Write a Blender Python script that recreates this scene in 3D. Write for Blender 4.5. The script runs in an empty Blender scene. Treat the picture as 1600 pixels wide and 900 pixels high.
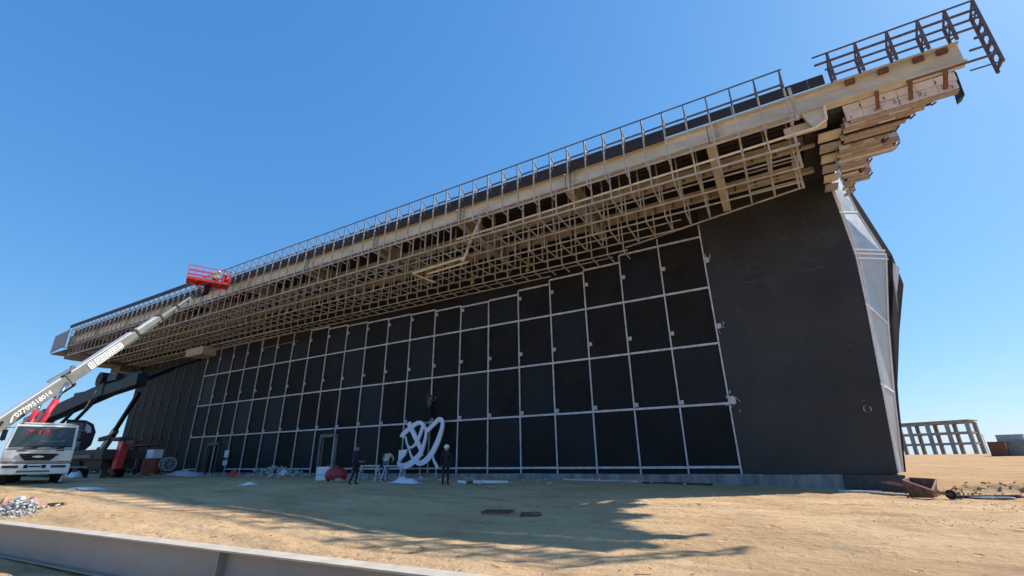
import bpy, bmesh, math, random
from mathutils import Vector, Matrix, noise
random.seed(7)
R = math.radians
SC = bpy.context.scene
COL = SC.collection

# ------------------------------------------------------------------ camera
CAM = Vector((2.372, -25.973, 1.3))
PITCH, ROLL, AZ = R(20.765), R(-0.6793), R(29.958)
ca, sa = math.cos(AZ), math.sin(AZ)
cp, sp = math.cos(PITCH), math.sin(PITCH)
fwd = Vector((-sa * cp, ca * cp, sp))
r0 = Vector((ca, sa, 0)); u0 = r0.cross(fwd)
rgt = r0 * math.cos(ROLL) + u0 * math.sin(ROLL)
upv = u0 * math.cos(ROLL) - r0 * math.sin(ROLL)
cam_data = bpy.data.cameras.new('camera')
cam_data.sensor_width = 36; cam_data.lens = 713.95 / 1600 * 36
cam_data.clip_start = 0.05; cam_data.clip_end = 9000
cam = bpy.data.objects.new('camera', cam_data)
cam.matrix_world = Matrix(((rgt.x, upv.x, -fwd.x, CAM.x), (rgt.y, upv.y, -fwd.y, CAM.y),
                           (rgt.z, upv.z, -fwd.z, CAM.z), (0, 0, 0, 1)))
COL.objects.link(cam); SC.camera = cam
# ------------------------------------------------------------------ sky, sun, exposure
EXPO = 0.6
SUN_TO = Vector((0.69, 0.757, 1.0)).normalized()
EL = math.asin(SUN_TO.z); ROT = math.atan2(SUN_TO.x, SUN_TO.y)
w = bpy.data.worlds.new('World'); SC.world = w; w.use_nodes = True
nt = w.node_tree; nt.nodes.clear()
sky = nt.nodes.new('ShaderNodeTexSky'); sky.sky_type = 'NISHITA'; sky.sun_disc = False
sky.sun_elevation = EL; sky.sun_rotation = ROT; sky.altitude = 0
sky.air_density = 1.0; sky.dust_density = 0.4; sky.ozone_density = 3.2
bg = nt.nodes.new('ShaderNodeBackground'); bg.inputs[1].default_value = 0.15
wo = nt.nodes.new('ShaderNodeOutputWorld')
# one even tone curve per channel over the whole sky: a deeper, less contrasty blue
sep = nt.nodes.new('ShaderNodeSeparateColor'); com = nt.nodes.new('ShaderNodeCombineColor')
nt.links.new(sky.outputs[0], sep.inputs[0])
for i, (g_, k_) in enumerate(((0.90, 0.50), (0.62, 0.69), (0.40, 0.95))):
    m1 = nt.nodes.new('ShaderNodeMath'); m1.operation = 'MULTIPLY'; m1.inputs[1].default_value = 0.172
    m2 = nt.nodes.new('ShaderNodeMath'); m2.operation = 'POWER'; m2.inputs[1].default_value = g_
    m3 = nt.nodes.new('ShaderNodeMath'); m3.operation = 'MULTIPLY'; m3.inputs[1].default_value = k_ / (0.15 * 2 ** EXPO)
    nt.links.new(sep.outputs[i], m1.inputs[0]); nt.links.new(m1.outputs[0], m2.inputs[0]); nt.links.new(m2.outputs[0], m3.inputs[0]); nt.links.new(m3.outputs[0], com.inputs[i])
nt.links.new(com.outputs[0], bg.inputs[0]); nt.links.new(bg.outputs[0], wo.inputs[0])
sd = bpy.data.lights.new('sun', 'SUN'); sd.energy = 4.3; sd.angle = R(0.53); sd.color = (1.0, 0.96, 0.88)
so = bpy.data.objects.new('sun', sd); so.rotation_euler = SUN_TO.to_track_quat('Z', 'Y').to_euler()
so.location = (0, 0, 60); COL.objects.link(so)
SC.view_settings.view_transform = 'Standard'; SC.view_settings.look = 'None'
SC.view_settings.exposure = EXPO; SC.view_settings.gamma = 1.0
SC.cycles.max_bounces = 8; SC.cycles.diffuse_bounces = 5

# ------------------------------------------------------------------ materials
MATS = {}
def mat(name, col, rough=0.7, metal=0.0, var=0.12, scale=3.0, bump=0.0, bscale=30.0, col2=None, spec=0.5, stretch=None, blotch=0.0, bcol=None, ramp=(0.35, 0.65)):
    m = bpy.data.materials.new(name); m.use_nodes = True
    t = m.node_tree; b = t.nodes['Principled BSDF']
    b.inputs['Roughness'].default_value = rough; b.inputs['Metallic'].default_value = metal
    b.inputs['Specular IOR Level'].default_value = spec
    geo = t.nodes.new('ShaderNodeNewGeometry')
    src = geo.outputs['Position']
    if stretch:
        mp = t.nodes.new('ShaderNodeMapping'); mp.inputs['Scale'].default_value = stretch
        t.links.new(src, mp.inputs[0]); src = mp.outputs[0]
    n = t.nodes.new('ShaderNodeTexNoise'); n.inputs['Scale'].default_value = scale
    n.inputs['Detail'].default_value = 6; n.inputs['Roughness'].default_value = 0.62
    t.links.new(src, n.inputs['Vector'])
    rp = t.nodes.new('ShaderNodeMapRange'); rp.inputs[1].default_value = ramp[0]; rp.inputs[2].default_value = ramp[1]
    t.links.new(n.outputs['Fac'], rp.inputs[0])
    mx = t.nodes.new('ShaderNodeMix'); mx.data_type = 'RGBA'
    c2 = col2 if col2 else tuple(max(0, c * (1 + var)) for c in col)
    c1 = col if col2 else tuple(max(0, c * (1 - var)) for c in col)
    mx.inputs['A'].default_value = (*c1, 1); mx.inputs['B'].default_value = (*c2, 1)
    t.links.new(rp.outputs[0], mx.inputs['Factor'])
    out = mx.outputs['Result']
    if blotch > 0:
        n2 = t.nodes.new('ShaderNodeTexNoise'); n2.inputs['Scale'].default_value = scale * 0.31
        n2.inputs['Detail'].default_value = 8; n2.inputs['Roughness'].default_value = 0.7
        t.links.new(src, n2.inputs['Vector'])
        r2 = t.nodes.new('ShaderNodeMapRange'); r2.inputs[1].default_value = 0.55; r2.inputs[2].default_value = 0.72
        r2.inputs[4].default_value = blotch
        t.links.new(n2.outputs['Fac'], r2.inputs[0])
        m2 = t.nodes.new('ShaderNodeMix'); m2.data_type = 'RGBA'
        m2.inputs['B'].default_value = (*(bcol or (0.1, 0.06, 0.04)), 1)
        t.links.new(out, m2.inputs['A']); t.links.new(r2.outputs[0], m2.inputs['Factor'])
        out = m2.outputs['Result']
    t.links.new(out, b.inputs['Base Color'])
    # roughness variation
    rr = t.nodes.new('ShaderNodeMapRange'); rr.inputs[3].default_value = max(0.05, rough - 0.1); rr.inputs[4].default_value = min(1, rough + 0.12)
    t.links.new(n.outputs['Fac'], rr.inputs[0]); t.links.new(rr.outputs[0], b.inputs['Roughness'])
    if bump > 0:
        n3 = t.nodes.new('ShaderNodeTexNoise'); n3.inputs['Scale'].default_value = bscale; n3.inputs['Detail'].default_value = 5
        t.links.new(src, n3.inputs['Vector'])
        bp = t.nodes.new('ShaderNodeBump'); bp.inputs['Strength'].default_value = 1.0; bp.inputs['Distance'].default_value = bump
        t.links.new(n3.outputs['Fac'], bp.inputs['Height']); t.links.new(bp.outputs[0], b.inputs['Normal'])
    MATS[name] = m
    return m

M_panel = mat('black_panel', (0.0125, 0.0122, 0.0130), 0.62, spec=0.16, var=0.3, scale=0.5, bump=0.006, bscale=1.3, blotch=0.5, bcol=(0.014, 0.0135, 0.013))
M_sheet = mat('black_membrane', (0.034, 0.0325, 0.0325), 0.48, spec=0.26, var=0.25, scale=0.35, bump=0.03, bscale=0.7, blotch=0.9, bcol=(0.070, 0.068, 0.067))
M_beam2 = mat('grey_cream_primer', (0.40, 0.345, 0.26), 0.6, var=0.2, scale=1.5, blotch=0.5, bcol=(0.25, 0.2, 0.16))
M_galv = mat('galvanised_steel', (0.50, 0.50, 0.52), 0.55, 0.05, var=0.22, scale=4, bump=0.001, bscale=40, blotch=0.35, bcol=(0.2, 0.19, 0.18))
M_clip = mat('zinc_clip', (0.5, 0.5, 0.52), 0.6, 0.1, var=0.2, scale=20)
M_tube = mat('primed_tube', (0.43, 0.375, 0.32), 0.6, 0.0, var=0.25, scale=1.2, blotch=0.5, bcol=(0.17, 0.12, 0.09))
M_rail = mat('rail_steel', (0.13, 0.122, 0.125), 0.6, 0.0, var=0.3, scale=2.0)
M_cage = mat('red_oxide_steel', (0.11, 0.075, 0.075), 0.55, 0.1, var=0.3, scale=5)
M_beam = mat('cream_primer', (0.56, 0.50, 0.385), 0.55, 0.0, var=0.15, scale=1.5, blotch=0.55, bcol=(0.40, 0.36, 0.31), stretch=(0.5, 1, 1.6))
M_rust = mat('rust', (0.17, 0.075, 0.045), 0.85, var=0.4, scale=8, bump=0.004, bscale=60)
M_deck = mat('dark_decking', (0.035, 0.027, 0.024), 0.7, var=0.3, scale=2)
M_para = mat('parapet_cladding', (0.040, 0.036, 0.037), 0.6, spec=0.2, var=0.15, scale=2)
M_conc = mat('stained_concrete', (0.30, 0.29, 0.28), 0.85, col2=(0.15, 0.15, 0.155), scale=1.6, stretch=(1.6, 1, 0.35), bump=0.004, bscale=40, blotch=0.7, bcol=(0.06, 0.062, 0.066))
M_wetc = mat('dark_concrete', (0.045, 0.048, 0.052), 0.75, var=0.4, scale=6, bump=0.006, bscale=30)
M_foil = mat('silver_sheet', (0.40, 0.41, 0.42), 0.42, 0.55, var=0.12, scale=1.2, bump=0.02, bscale=2.0, blotch=0.4, bcol=(0.30, 0.305, 0.31))
M_void = mat('dark_edge', (0.010, 0.010, 0.013), 0.95, var=0.2, scale=2, spec=0.03)
M_trim = mat('white_trim', (0.74, 0.74, 0.75), 0.5, 0.0, var=0.08, scale=3)
M_board = mat('printed_white_board', (0.57, 0.54, 0.585), 0.7, var=0.08, scale=4, blotch=0.3, bcol=(0.42, 0.34, 0.32))
M_osb = mat('tan_sheathing', (0.43, 0.35, 0.30), 0.8, col2=(0.30, 0.235, 0.20), scale=7, blotch=0.45, bcol=(0.36, 0.24, 0.19))
M_osb2 = mat('grey_sheathing', (0.27, 0.255, 0.265), 0.8, col2=(0.42, 0.37, 0.36), scale=5, blotch=0.4, bcol=(0.25, 0.2, 0.18))
M_print = mat('print_black', (0.03, 0.03, 0.04), 0.8)
M_tick = mat('print_red', (0.45, 0.08, 0.12), 0.8)
M_green = mat('yellow_green_strap', (0.38, 0.42, 0.06), 0.7)
M_pipe = mat('cream_pipe', (0.72, 0.62, 0.46), 0.5, var=0.12, scale=3, blotch=0.3, bcol=(0.45, 0.3, 0.22))
M_dark = mat('interior_dark', (0.012, 0.010, 0.009), 0.9)
M_wood = mat('weathered_wood', (0.30, 0.21, 0.12), 0.85, col2=(0.2, 0.14, 0.09), scale=4, stretch=(1, 8, 8))
M_white = mat('white_paint', (0.78, 0.77, 0.72), 0.35, var=0.06, scale=2, blotch=0.25, bcol=(0.5, 0.42, 0.32))
M_glass = mat('windscreen_glass', (0.045, 0.06, 0.06), 0.12, 0.0, var=0.3, scale=1.5)
M_black = mat('black_plastic', (0.014, 0.014, 0.018), 0.6, spec=0.2, var=0.3, scale=5)
M_tyre = mat('tyre_rubber', (0.022, 0.02, 0.019), 0.85, var=0.3, scale=9, bump=0.006, bscale=40)
M_boom = mat('boom_grey', (0.225, 0.225, 0.20), 0.42, 0.1, var=0.12, scale=1.5, blotch=0.35, bcol=(0.22, 0.21, 0.19))
M_boomw = mat('boom_white', (0.8, 0.8, 0.78), 0.4, var=0.05)
M_red = mat('red_paint', (0.62, 0.035, 0.05), 0.4, var=0.15, scale=4)
M_redb = mat('basket_red', (0.60, 0.05, 0.035), 0.45, var=0.15, scale=6)
M_chrome = mat('chrome_rod', (0.5, 0.52, 0.55), 0.2, 0.9, var=0.05)
M_navy = mat('navy_paint', (0.012, 0.016, 0.026), 0.5, spec=0.25, var=0.25, scale=2, blotch=0.3, bcol=(0.05, 0.04, 0.035))
M_teal = mat('teal_panel', (0.06, 0.28, 0.33), 0.3, var=0.1)
M_chas = mat('greasy_chassis', (0.045, 0.035, 0.028), 0.7, var=0.4, scale=5)
M_tan = mat('tan_basket', (0.46, 0.38, 0.24), 0.7, var=0.15, scale=4)
M_rdrum = mat('rusty_red_drum', (0.36, 0.085, 0.035), 0.65, var=0.3, scale=6, blotch=0.5, bcol=(0.13, 0.05, 0.03))
M_tank = mat('dull_red_tank', (0.34, 0.025, 0.03), 0.5, var=0.25, scale=5)
M_plastic = mat('white_plastic', (0.75, 0.76, 0.76), 0.4, var=0.06)
M_tarp = mat('pale_sheet', (0.62, 0.63, 0.68), 0.5, var=0.1, scale=6)
M_sign = mat('letter_white', (0.74, 0.73, 0.80), 0.45, var=0.05, scale=1.5)
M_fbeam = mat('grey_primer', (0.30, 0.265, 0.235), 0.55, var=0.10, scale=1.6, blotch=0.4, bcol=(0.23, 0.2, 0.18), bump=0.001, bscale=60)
M_flange_lit = mat('sunlit_flange', (0.50, 0.43, 0.34), 0.8, var=0.12, scale=5)  # sunlit look of the top flange put into the colour, paler than the web
M_grub = mat('rubble_grey', (0.42, 0.40, 0.37), 0.9, var=0.3, scale=9, bump=0.01, bscale=50)
M_bag = mat('brown_pink_cloth', (0.42, 0.24, 0.19), 0.85, var=0.25, scale=10)
M_lumpo = mat('orange_clay', (0.52, 0.24, 0.14), 0.9, var=0.2, scale=8)
M_skin = mat('skin', (0.30, 0.17, 0.11), 0.6, var=0.06)
M_hair = mat('dark_hair', (0.012, 0.01, 0.009), 0.7)
M_hel = mat('white_helmet', (0.75, 0.74, 0.70), 0.35, var=0.04)
C_black = mat('black_clothes', (0.014, 0.014, 0.016), 0.85, var=0.3, scale=8)
C_navy = mat('navy_clothes', (0.016, 0.020, 0.045), 0.85, var=0.3, scale=8)
C_beige = mat('beige_shirt', (0.50, 0.42, 0.31), 0.85, var=0.12, scale=8)
C_jean = mat('blue_jeans', (0.075, 0.11, 0.19), 0.85, var=0.2, scale=8)
C_grey = mat('grey_clothes', (0.07, 0.07, 0.075), 0.85, var=0.3, scale=8)
C_vest = mat('hi_vis_vest', (0.72, 0.80, 0.10), 0.7, var=0.1, scale=8)
C_boot = mat('dark_boots', (0.03, 0.024, 0.02), 0.7)

# ------------------------------------------------------------------ mesh builder
class MB:
    def __init__(s): s.v = []; s.f = []
    def add(s, vs, fs):
        o = len(s.v); s.v += [tuple(p) for p in vs]; s.f += [tuple(i + o for i in q) for q in fs]; return s
    def box(s, x0, x1, y0, y1, z0, z1):
        vs = [(x, y, z) for z in (z0, z1) for y in (y0, y1) for x in (x0, x1)]
        return s.add(vs, [(0, 2, 3, 1), (4, 5, 7, 6), (0, 1, 5, 4), (2, 6, 7, 3), (0, 4, 6, 2), (1, 3, 7, 5)])
    def bar(s, p, q, a=0.08, b=None, up=(0, 0, 1)):
        b = b or a; p = Vector(p); q = Vector(q); d = (q - p)
        if d.length < 1e-6: return s
        d.normalize(); u = Vector(up)
        if abs(d.dot(u)) > 0.97: u = Vector((0, 1, 0))
        r = d.cross(u).normalized(); t = r.cross(d).normalized()
        vs = [e + r * (i * a / 2) + t * (j * b / 2) for e in (p, q) for i, j in ((-1, -1), (1, -1), (1, 1), (-1, 1))]
        return s.add(vs, [(0, 1, 2, 3), (7, 6, 5, 4), (0, 4, 5, 1), (1, 5, 6, 2), (2, 6, 7, 3), (3, 7, 4, 0)])
    def cyl(s, p, q, r, n=10, r2=None, cap=True):
        r2 = r if r2 is None else r2
        p = Vector(p); q = Vector(q); d = (q - p).normalized()
        u = Vector((0, 0, 1)) if abs(d.z) < 0.95 else Vector((1, 0, 0))
        a = d.cross(u).normalized(); b = a.cross(d)
        vs = []
        for e, rr in ((p, r), (q, r2)):
            for i in range(n):
                t = 2 * math.pi * i / n; vs.append(e + a * (rr * math.cos(t)) + b * (rr * math.sin(t)))
        fs = [(i, (i + 1) % n, n + (i + 1) % n, n + i) for i in range(n)]
        if cap: fs += [tuple(range(n))[::-1], tuple(range(n, 2 * n))]
        return s.add(vs, fs)
    def prism(s, poly, n):            # poly: list of 3D points (planar), extruded by vector n
        k = len(poly); n = Vector(n); a = [Vector(p) for p in poly]; b = [p + n for p in a]
        return s.add(a + b, [tuple(range(k))[::-1], tuple(range(k, 2 * k))] + [(i, (i + 1) % k, k + (i + 1) % k, k + i) for i in range(k)])
    def ball(s, c, rx, ry=None, rz=None, nu=10, nv=6, jit=0):
        ry = ry or rx; rz = rz or rx; vs = [(c[0], c[1], c[2] - rz)]
        for j in range(1, nv):
            ph = -math.pi / 2 + math.pi * j / nv
            for i in range(nu):
                t = 2 * math.pi * i / nu; k = 1 + random.uniform(-jit, jit)
                vs.append((c[0] + rx * k * math.cos(ph) * math.cos(t), c[1] + ry * k * math.cos(ph) * math.sin(t), c[2] + rz * k * math.sin(ph)))
        vs.append((c[0], c[1], c[2] + rz)); L = len(vs) - 1
        fs = [(0, 1 + (i + 1) % nu, 1 + i) for i in range(nu)]
        for j in range(nv - 2):
            for i in range(nu):
                a = 1 + j * nu + i; b = 1 + j * nu + (i + 1) % nu
                fs.append((a, b, b + nu, a + nu))
        fs += [(1 + (nv - 2) * nu + i, 1 + (nv - 2) * nu + (i + 1) % nu, L) for i in range(nu)]
        return s.add(vs, fs)
    def mesh(s, name, m, smooth=False):
        me = bpy.data.meshes.new(name); me.from_pydata(s.v, [], s.f); me.update()
        bm = bmesh.new(); bm.from_mesh(me); bmesh.ops.recalc_face_normals(bm, faces=bm.faces); bm.to_mesh(me); bm.free()
        if m: me.materials.append(m)
        if smooth:
            for p in me.polygons: p.use_smooth = True
        return me
    def build(s, name, m, parent=None, smooth=False, world=False):
        return link(name, s.mesh(name, m, smooth), parent, world=world)
def link(name, me, parent=None, loc=None, rot=None, world=False):
    o = bpy.data.objects.new(name, me); COL.objects.link(o)
    if loc is not None: o.location = loc
    if rot is not None: o.rotation_euler = rot
    if parent:
        o.parent = parent
        if world:
            o.matrix_parent_inverse = root_matrix(parent).inverted()
    return o
def root_matrix(p):
    m = Matrix.Translation(p.location) @ p.rotation_euler.to_matrix().to_4x4()
    if p.parent: m = root_matrix(p.parent) @ p.matrix_parent_inverse @ m
    return m
def thing(name, label, cat, loc=(0, 0, 0), rz=0, group=None):
    o = bpy.data.objects.new(name, None); o.empty_display_size = 0.3; COL.objects.link(o)
    o.location = loc; o.rotation_euler = (0, 0, rz); o['label'] = label; o['category'] = cat
    if group: o['group'] = group
    return o
def tag(o, label, cat, group=None):
    o['label'] = label; o['category'] = cat
    if group: o['group'] = group
    return o
def bevel(o, wd=0.02, seg=2):
    md = o.modifiers.new('bevel', 'BEVEL'); md.width = wd; md.segments = seg; md.limit_method = 'ANGLE'; md.angle_limit = R(40)
    return o
TXT = {}
def text_mesh(body, size, m, ext=0.004, bold=0.0):
    k = (body, size, m.name)
    if k in TXT: return TXT[k]
    cu = bpy.data.curves.new('lettering', 'FONT'); cu.body = body; cu.size = size; cu.extrude = ext; cu.offset = bold
    cu.align_x = 'CENTER'; cu.align_y = 'CENTER'; cu.resolution_u = 3
    o = bpy.data.objects.new('lettering', cu); COL.objects.link(o)
    bpy.context.view_layer.update()
    me = bpy.data.meshes.new_from_object(o.evaluated_get(bpy.context.evaluated_depsgraph_get()))
    bpy.data.objects.remove(o); me.name = 'lettering'
    me.materials.clear(); me.materials.append(m)
    TXT[k] = me
    return me

# ------------------------------------------------------------------ ground
def lerp_tab(t, x):
    if x <= t[0][0]: return t[0][1]
    for (a, b), (c, d) in zip(t, t[1:]):
        if x <= c:
            k = (x - a) / (c - a); return b + (d - b) * k
    return t[-1][1]
def sm(a, b, x):
    t = min(1, max(0, (x - a) / (b - a))); return t * t * (3 - 2 * t)
WALLP = [(-70, .46), (-56, .46), (-40, .40), (-23, .33), (-12, .32), (-5, .25), (0, .13), (6, -.06), (30, 0)]
FRONT = [(-60, .6), (-28, .56), (-16.6, .5), (-11.6, .31), (-8, .2), (-5.7, .05), (-4, -.03), (0, 0), (30, 0)]
RUTS = [(-12.0, -.07, .035, 0), (-15.6, .05, .03, 0), (-9.0, .16, .03, 4), (-18.6, .01, .022, 0), (-6.5, -.25, .03, 8)]
def ground_h(x, y, detail=True):
    a = lerp_tab(WALLP, x); b = lerp_tab(FRONT, x)
    k = sm(-17, -1, y)
    g = b + (a - b) * k
    nearcut = sm(-24.2, -20.5, y) if x > -14 else 1
    if x > -14: g = g * (0.3 + 0.7 * nearcut)
    elif x > -20: g = g * ((0.3 + 0.7 * sm(-24.2, -20.5, y)) * (x + 20) / 6 + (-14 - x) / 6)
    d = math.hypot(x - CAM.x, y - CAM.y)
    g = g * (1 - sm(70, 140, d)) + 1.75 * sm(45, 175, d)
    # the sand banked in front of the steel beam
    g += 0.16 * math.exp(-((x + 1.2) / 2.2) ** 2 - ((y + 23.2) / 0.8) ** 2)
    # dirt ridge right of the building
    if x > 5: g += (0.42 * math.exp(-((y + 0.2 - 0.10 * (x - 9)) / 0.6) ** 2) * sm(6.3, 8.5, x) * (1 - sm(22, 30, x))) * (0.8 + 0.7 * noise.noise((x * 0.9, y * 0.7, 3)) + 0.5 * noise.noise((x * 3.1, y * 3.1, 8)))
    # disturbed heap in front of the letters
    g += 0.22 * math.exp(-((x + 9.3) / 2.6) ** 2 - ((y + 14.4) / 1.1) ** 2) * (0.4 + 0.7 * noise.noise((x * 1.1, y * 1.3, 7)))
    g += 0.16 * math.exp(-((x + 33) / 5.0) ** 2 - ((y + 2.2) / 1.2) ** 2)
    for (y0_, sl, amp, x0_) in RUTS:
        yc = y0_ + sl * (x - x0_) + 0.35 * math.sin(x * 0.21 + y0_)
        for off in (-.95, .95):
            q = (y - yc - off) / 0.2
            if abs(q) < 4: g += amp * (-math.exp(-q * q) + .55 * math.exp(-(abs(q) - 1.6) ** 2 * 2.2)) * (.5 + .5 * sm(-.2, .3, noise.noise((x * .25, y0_, 1)))) * (1 + .35 * math.sin(x * 14))
    if detail:
        f = 1 - sm(60, 140, d)
        if f > 0:
            g += f * (0.05 * noise.noise((x * 0.22, y * 0.22, 0)) + 0.03 * noise.noise((x * 0.8, y * 0.8, 5)) + 0.022 * noise.noise((x * 2.6, y * 2.6, 9)) + 0.012 * noise.noise((x * 7, y * 7, 2)) + .05 * max(0, noise.noise((x * .7, y * .9, 12)) - .25) * noise.noise((x * 6, y * 6, 21)))
    return g
def axis(lo, hi, fine, far):
    out = [lo + i * fine for i in range(int(round((hi - lo) / fine)) + 1)]
    a, st = [], fine
    x = hi
    while x < far: st *= 1.09; x += st; a.append(x)
    b, st, x = [], fine, lo
    while x > -far: st *= 1.09; x -= st; b.append(x)
    return b[::-1] + out + a
gx = axis(-24, 11, 0.14, 5000); gy = axis(-25.5, -0.5, 0.14, 5000)
gv = [(x, y, ground_h(x, y)) for y in gy for x in gx]
nx = len(gx)
gf = [(j * nx + i, j * nx + i + 1, (j + 1) * nx + i + 1, (j + 1) * nx + i) for j in range(len(gy) - 1) for i in range(nx - 1)]
me = bpy.data.meshes.new('ground'); me.from_pydata(gv, [], gf); me.update()
for p in me.polygons: p.use_smooth = True
M_sand = bpy.data.materials.new('desert_sand'); M_sand.use_nodes = True
def sand_nodes():
    t = M_sand.node_tree; b = t.nodes['Principled BSDF']; b.inputs['Roughness'].default_value = 0.95; b.inputs['Specular IOR Level'].default_value = 0.15
    N = t.nodes.new; Lk = t.links.new
    geo = N('ShaderNodeNewGeometry'); pos = geo.outputs['Position']
    def nz(scale, detail=6, rough=0.6, st=None, w=0):
        src = pos
        if st:
            mp = N('ShaderNodeMapping'); mp.inputs['Scale'].default_value = st[:3]
            mp.inputs['Rotation'].default_value = (0, 0, st[3] if len(st) > 3 else 0)
            Lk(pos, mp.inputs[0]); src = mp.outputs[0]
        n = N('ShaderNodeTexNoise'); n.inputs['Scale'].default_value = scale; n.inputs['Detail'].default_value = detail; n.inputs['Roughness'].default_value = rough
        Lk(src, n.inputs['Vector']); return n.outputs['Fac']
    def rng(v, a, b_, c=0.0, d=1.0):
        m = N('ShaderNodeMapRange'); m.inputs[1].default_value = a; m.inputs[2].default_value = b_; m.inputs[3].default_value = c; m.inputs[4].default_value = d
        Lk(v, m.inputs[0]); return m.outputs[0]
    def mix(a, b_, f):
        m = N('ShaderNodeMix'); m.data_type = 'RGBA'
        for s_, v in (('A', a), ('B', b_)):
            if isinstance(v, tuple): m.inputs[s_].default_value = (*v, 1)
            else: Lk(v, m.inputs[s_])
        if isinstance(f, float): m.inputs['Factor'].default_value = f
        else: Lk(f, m.inputs['Factor'])
        return m.outputs['Result']
    def mul(a, b_):
        m = N('ShaderNodeMath'); m.operation = 'MULTIPLY'; Lk(a, m.inputs[0])
        if isinstance(b_, float): m.inputs[1].default_value = b_
        else: Lk(b_, m.inputs[1])
        return m.outputs[0]
    c = mix((0.60, 0.375, 0.195), (0.71, 0.47, 0.26), rng(nz(0.35, 8), 0.35, 0.65))
    c = mix(c, (0.40, 0.25, 0.12), mul(rng(nz(0.12, 6, 0.6), 0.48, 0.66), 0.6))
    sx = N('ShaderNodeSeparateXYZ'); Lk(pos, sx.inputs[0])
    # redder raw earth beyond the right corner
    earth = mul(rng(sx.outputs['X'], 3.0, 8.0), rng(sx.outputs['Y'], -6.0, 0.5))
    ec = mix((0.46, 0.235, 0.095), (0.57, 0.36, 0.18), rng(nz(0.5, 8, 0.65, (0.35, 1.3, 1, 0.4)), 0.38, 0.62))
    c = mix(c, ec, mul(earth, rng(nz(0.22, 5), 0.1, 0.42)))
    # clay clods and small stones
    c = mix(c, (0.22, 0.14, 0.085), mul(rng(nz(3.2, 6, 0.7), 0.60, 0.68), 0.65))
    c = mix(c, (0.26, 0.19, 0.125), mul(rng(nz(14, 4, 0.7), 0.62, 0.70), 0.6))
    c = mix(c, (0.58, 0.47, 0.34), mul(rng(nz(22, 3, 0.6), 0.66, 0.72), 0.6))
    c = mix(c, (0.34, 0.205, 0.11), mul(rng(nz(0.55, 9, 0.72, (1, 1.5, 1, 0.2)), 0.53, 0.68), 0.75))
    c = mix(c, (0.70, 0.50, 0.31), mul(rng(nz(0.8, 8, 0.7, (0.6, 1.6, 1, -0.2)), 0.56, 0.70), 0.55))
    # wheel tracks
    c = mix(c, (0.33, 0.25, 0.165), mul(rng(nz(1.0, 3, 0.5, (0.12, 1.9, 1, 0.22)), 0.54, 0.66), 0.35))
    Lk(c, b.inputs['Base Color'])
    ad = N('ShaderNodeMath'); ad.operation = 'ADD'
    Lk(mul(nz(7, 8, 0.7), 1.0), ad.inputs[0]); Lk(mul(nz(45, 4, 0.6), 0.25), ad.inputs[1])
    vo = N('ShaderNodeTexVoronoi'); vo.inputs['Scale'].default_value = 2.6; vo.inputs['Randomness'].default_value = 1.0; Lk(pos, vo.inputs['Vector'])
    dent = mul(rng(vo.outputs['Distance'], 0.06, 0.24), rng(nz(0.5, 3), 0.42, 0.6))
    ad2 = N('ShaderNodeMath'); ad2.operation = 'ADD'; Lk(ad.outputs[0], ad2.inputs[0]); Lk(mul(dent, 0.8), ad2.inputs[1])
    bp = N('ShaderNodeBump'); bp.inputs['Strength'].default_value = 1.0; bp.inputs['Distance'].default_value = 0.09
    Lk(ad2.outputs[0], bp.inputs['Height']); Lk(bp.outputs[0], b.inputs['Normal'])
sand_nodes()
me.materials.append(M_sand)
g = link('ground', me); g['kind'] = 'structure'

# ================================================================== THE HALL
hall = thing('exhibition_hall', 'long black hall under construction with deep roof overhang, bare soffit frames and grey grid', 'building', (0, 0, 0))
SP = 2.4157                                     # bay of the wall grid
Z1, Z2, Z3, Z4 = 0.914, 3.914, 7.018, 10.157    # transom heights
TOPS = [13.27, 13.27, 12.78, 12.62, 12.33, 12.05, 11.98, 12.08, 12.2, 12.26, 12.3, 12.4, 12.5, 12.72, 12.86, 12.93, 12.93, 12.98, 13.0, 13.0, 13.0]
# wall core behind the panels
MB().box(-66.2, -0.03, 0.10, 0.5, 0.3, 15.6).build('wall_core', M_dark, hall)
# large blank membrane wall at the right end, leaning edge with a kink
poly = [(0.035, 0.0, 0.59), (5.93, 0.0, 0.59), (6.69, 0.0, 10.5), (6.48, 0.0, 16.0), (6.4, 0.0, 16.2), (0.035, 0.0, 16.2)]
wm = MB().prism(poly, (0, 0.45, 0)).build('wall_membrane', M_sheet, hall)
mb = MB()
for k in range(12):
    a_ = 2 * math.pi * k / 12; b_ = 2 * math.pi * (k + 1) / 12
    mb.bar((5.53 + .13 * math.cos(a_), -.004, 3.3 + .17 * math.sin(a_)), (5.53 + .13 * math.cos(b_), -.004, 3.3 + .17 * math.sin(b_)), .035, .006)
mb.bar((5.38, -.004, 3.62), (5.6, -.004, 3.7), .03, .006)
mb.build('chalk_mark', M_grub, hall)
rs = random.Random(3)
for k in range(26):
    x_ = rs.uniform(.3, 5.6); z_ = rs.uniform(.9, 13); l_ = rs.uniform(.04, .22)
    MB().bar((x_, -.003, z_), (x_ + l_, -.003, z_ + rs.uniform(-.06, .1)), rs.uniform(.008, .02), .005).build('scuff', M_conc, hall)
M_smear = mat('dust_smear', (0.052, 0.050, 0.049), 0.7, spec=0.2, var=0.3, scale=6)
for k in range(34):                       # faint rubbed dust marks high on the blank wall
    u_ = rs.choice((1.6, 3.9)); x_ = u_ + rs.gauss(0, .45); z_ = 10.2 + .25 * (u_ - 1.6) + rs.gauss(0, .5); l_ = rs.uniform(.25, .9)
    MB().bar((x_, -.0012 - k * .0001, z_), (x_ + l_, -.0012 - k * .0001, z_ + l_ * .12), .002, rs.uniform(.03, .12)).build('dust_smear', M_smear, hall)
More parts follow.
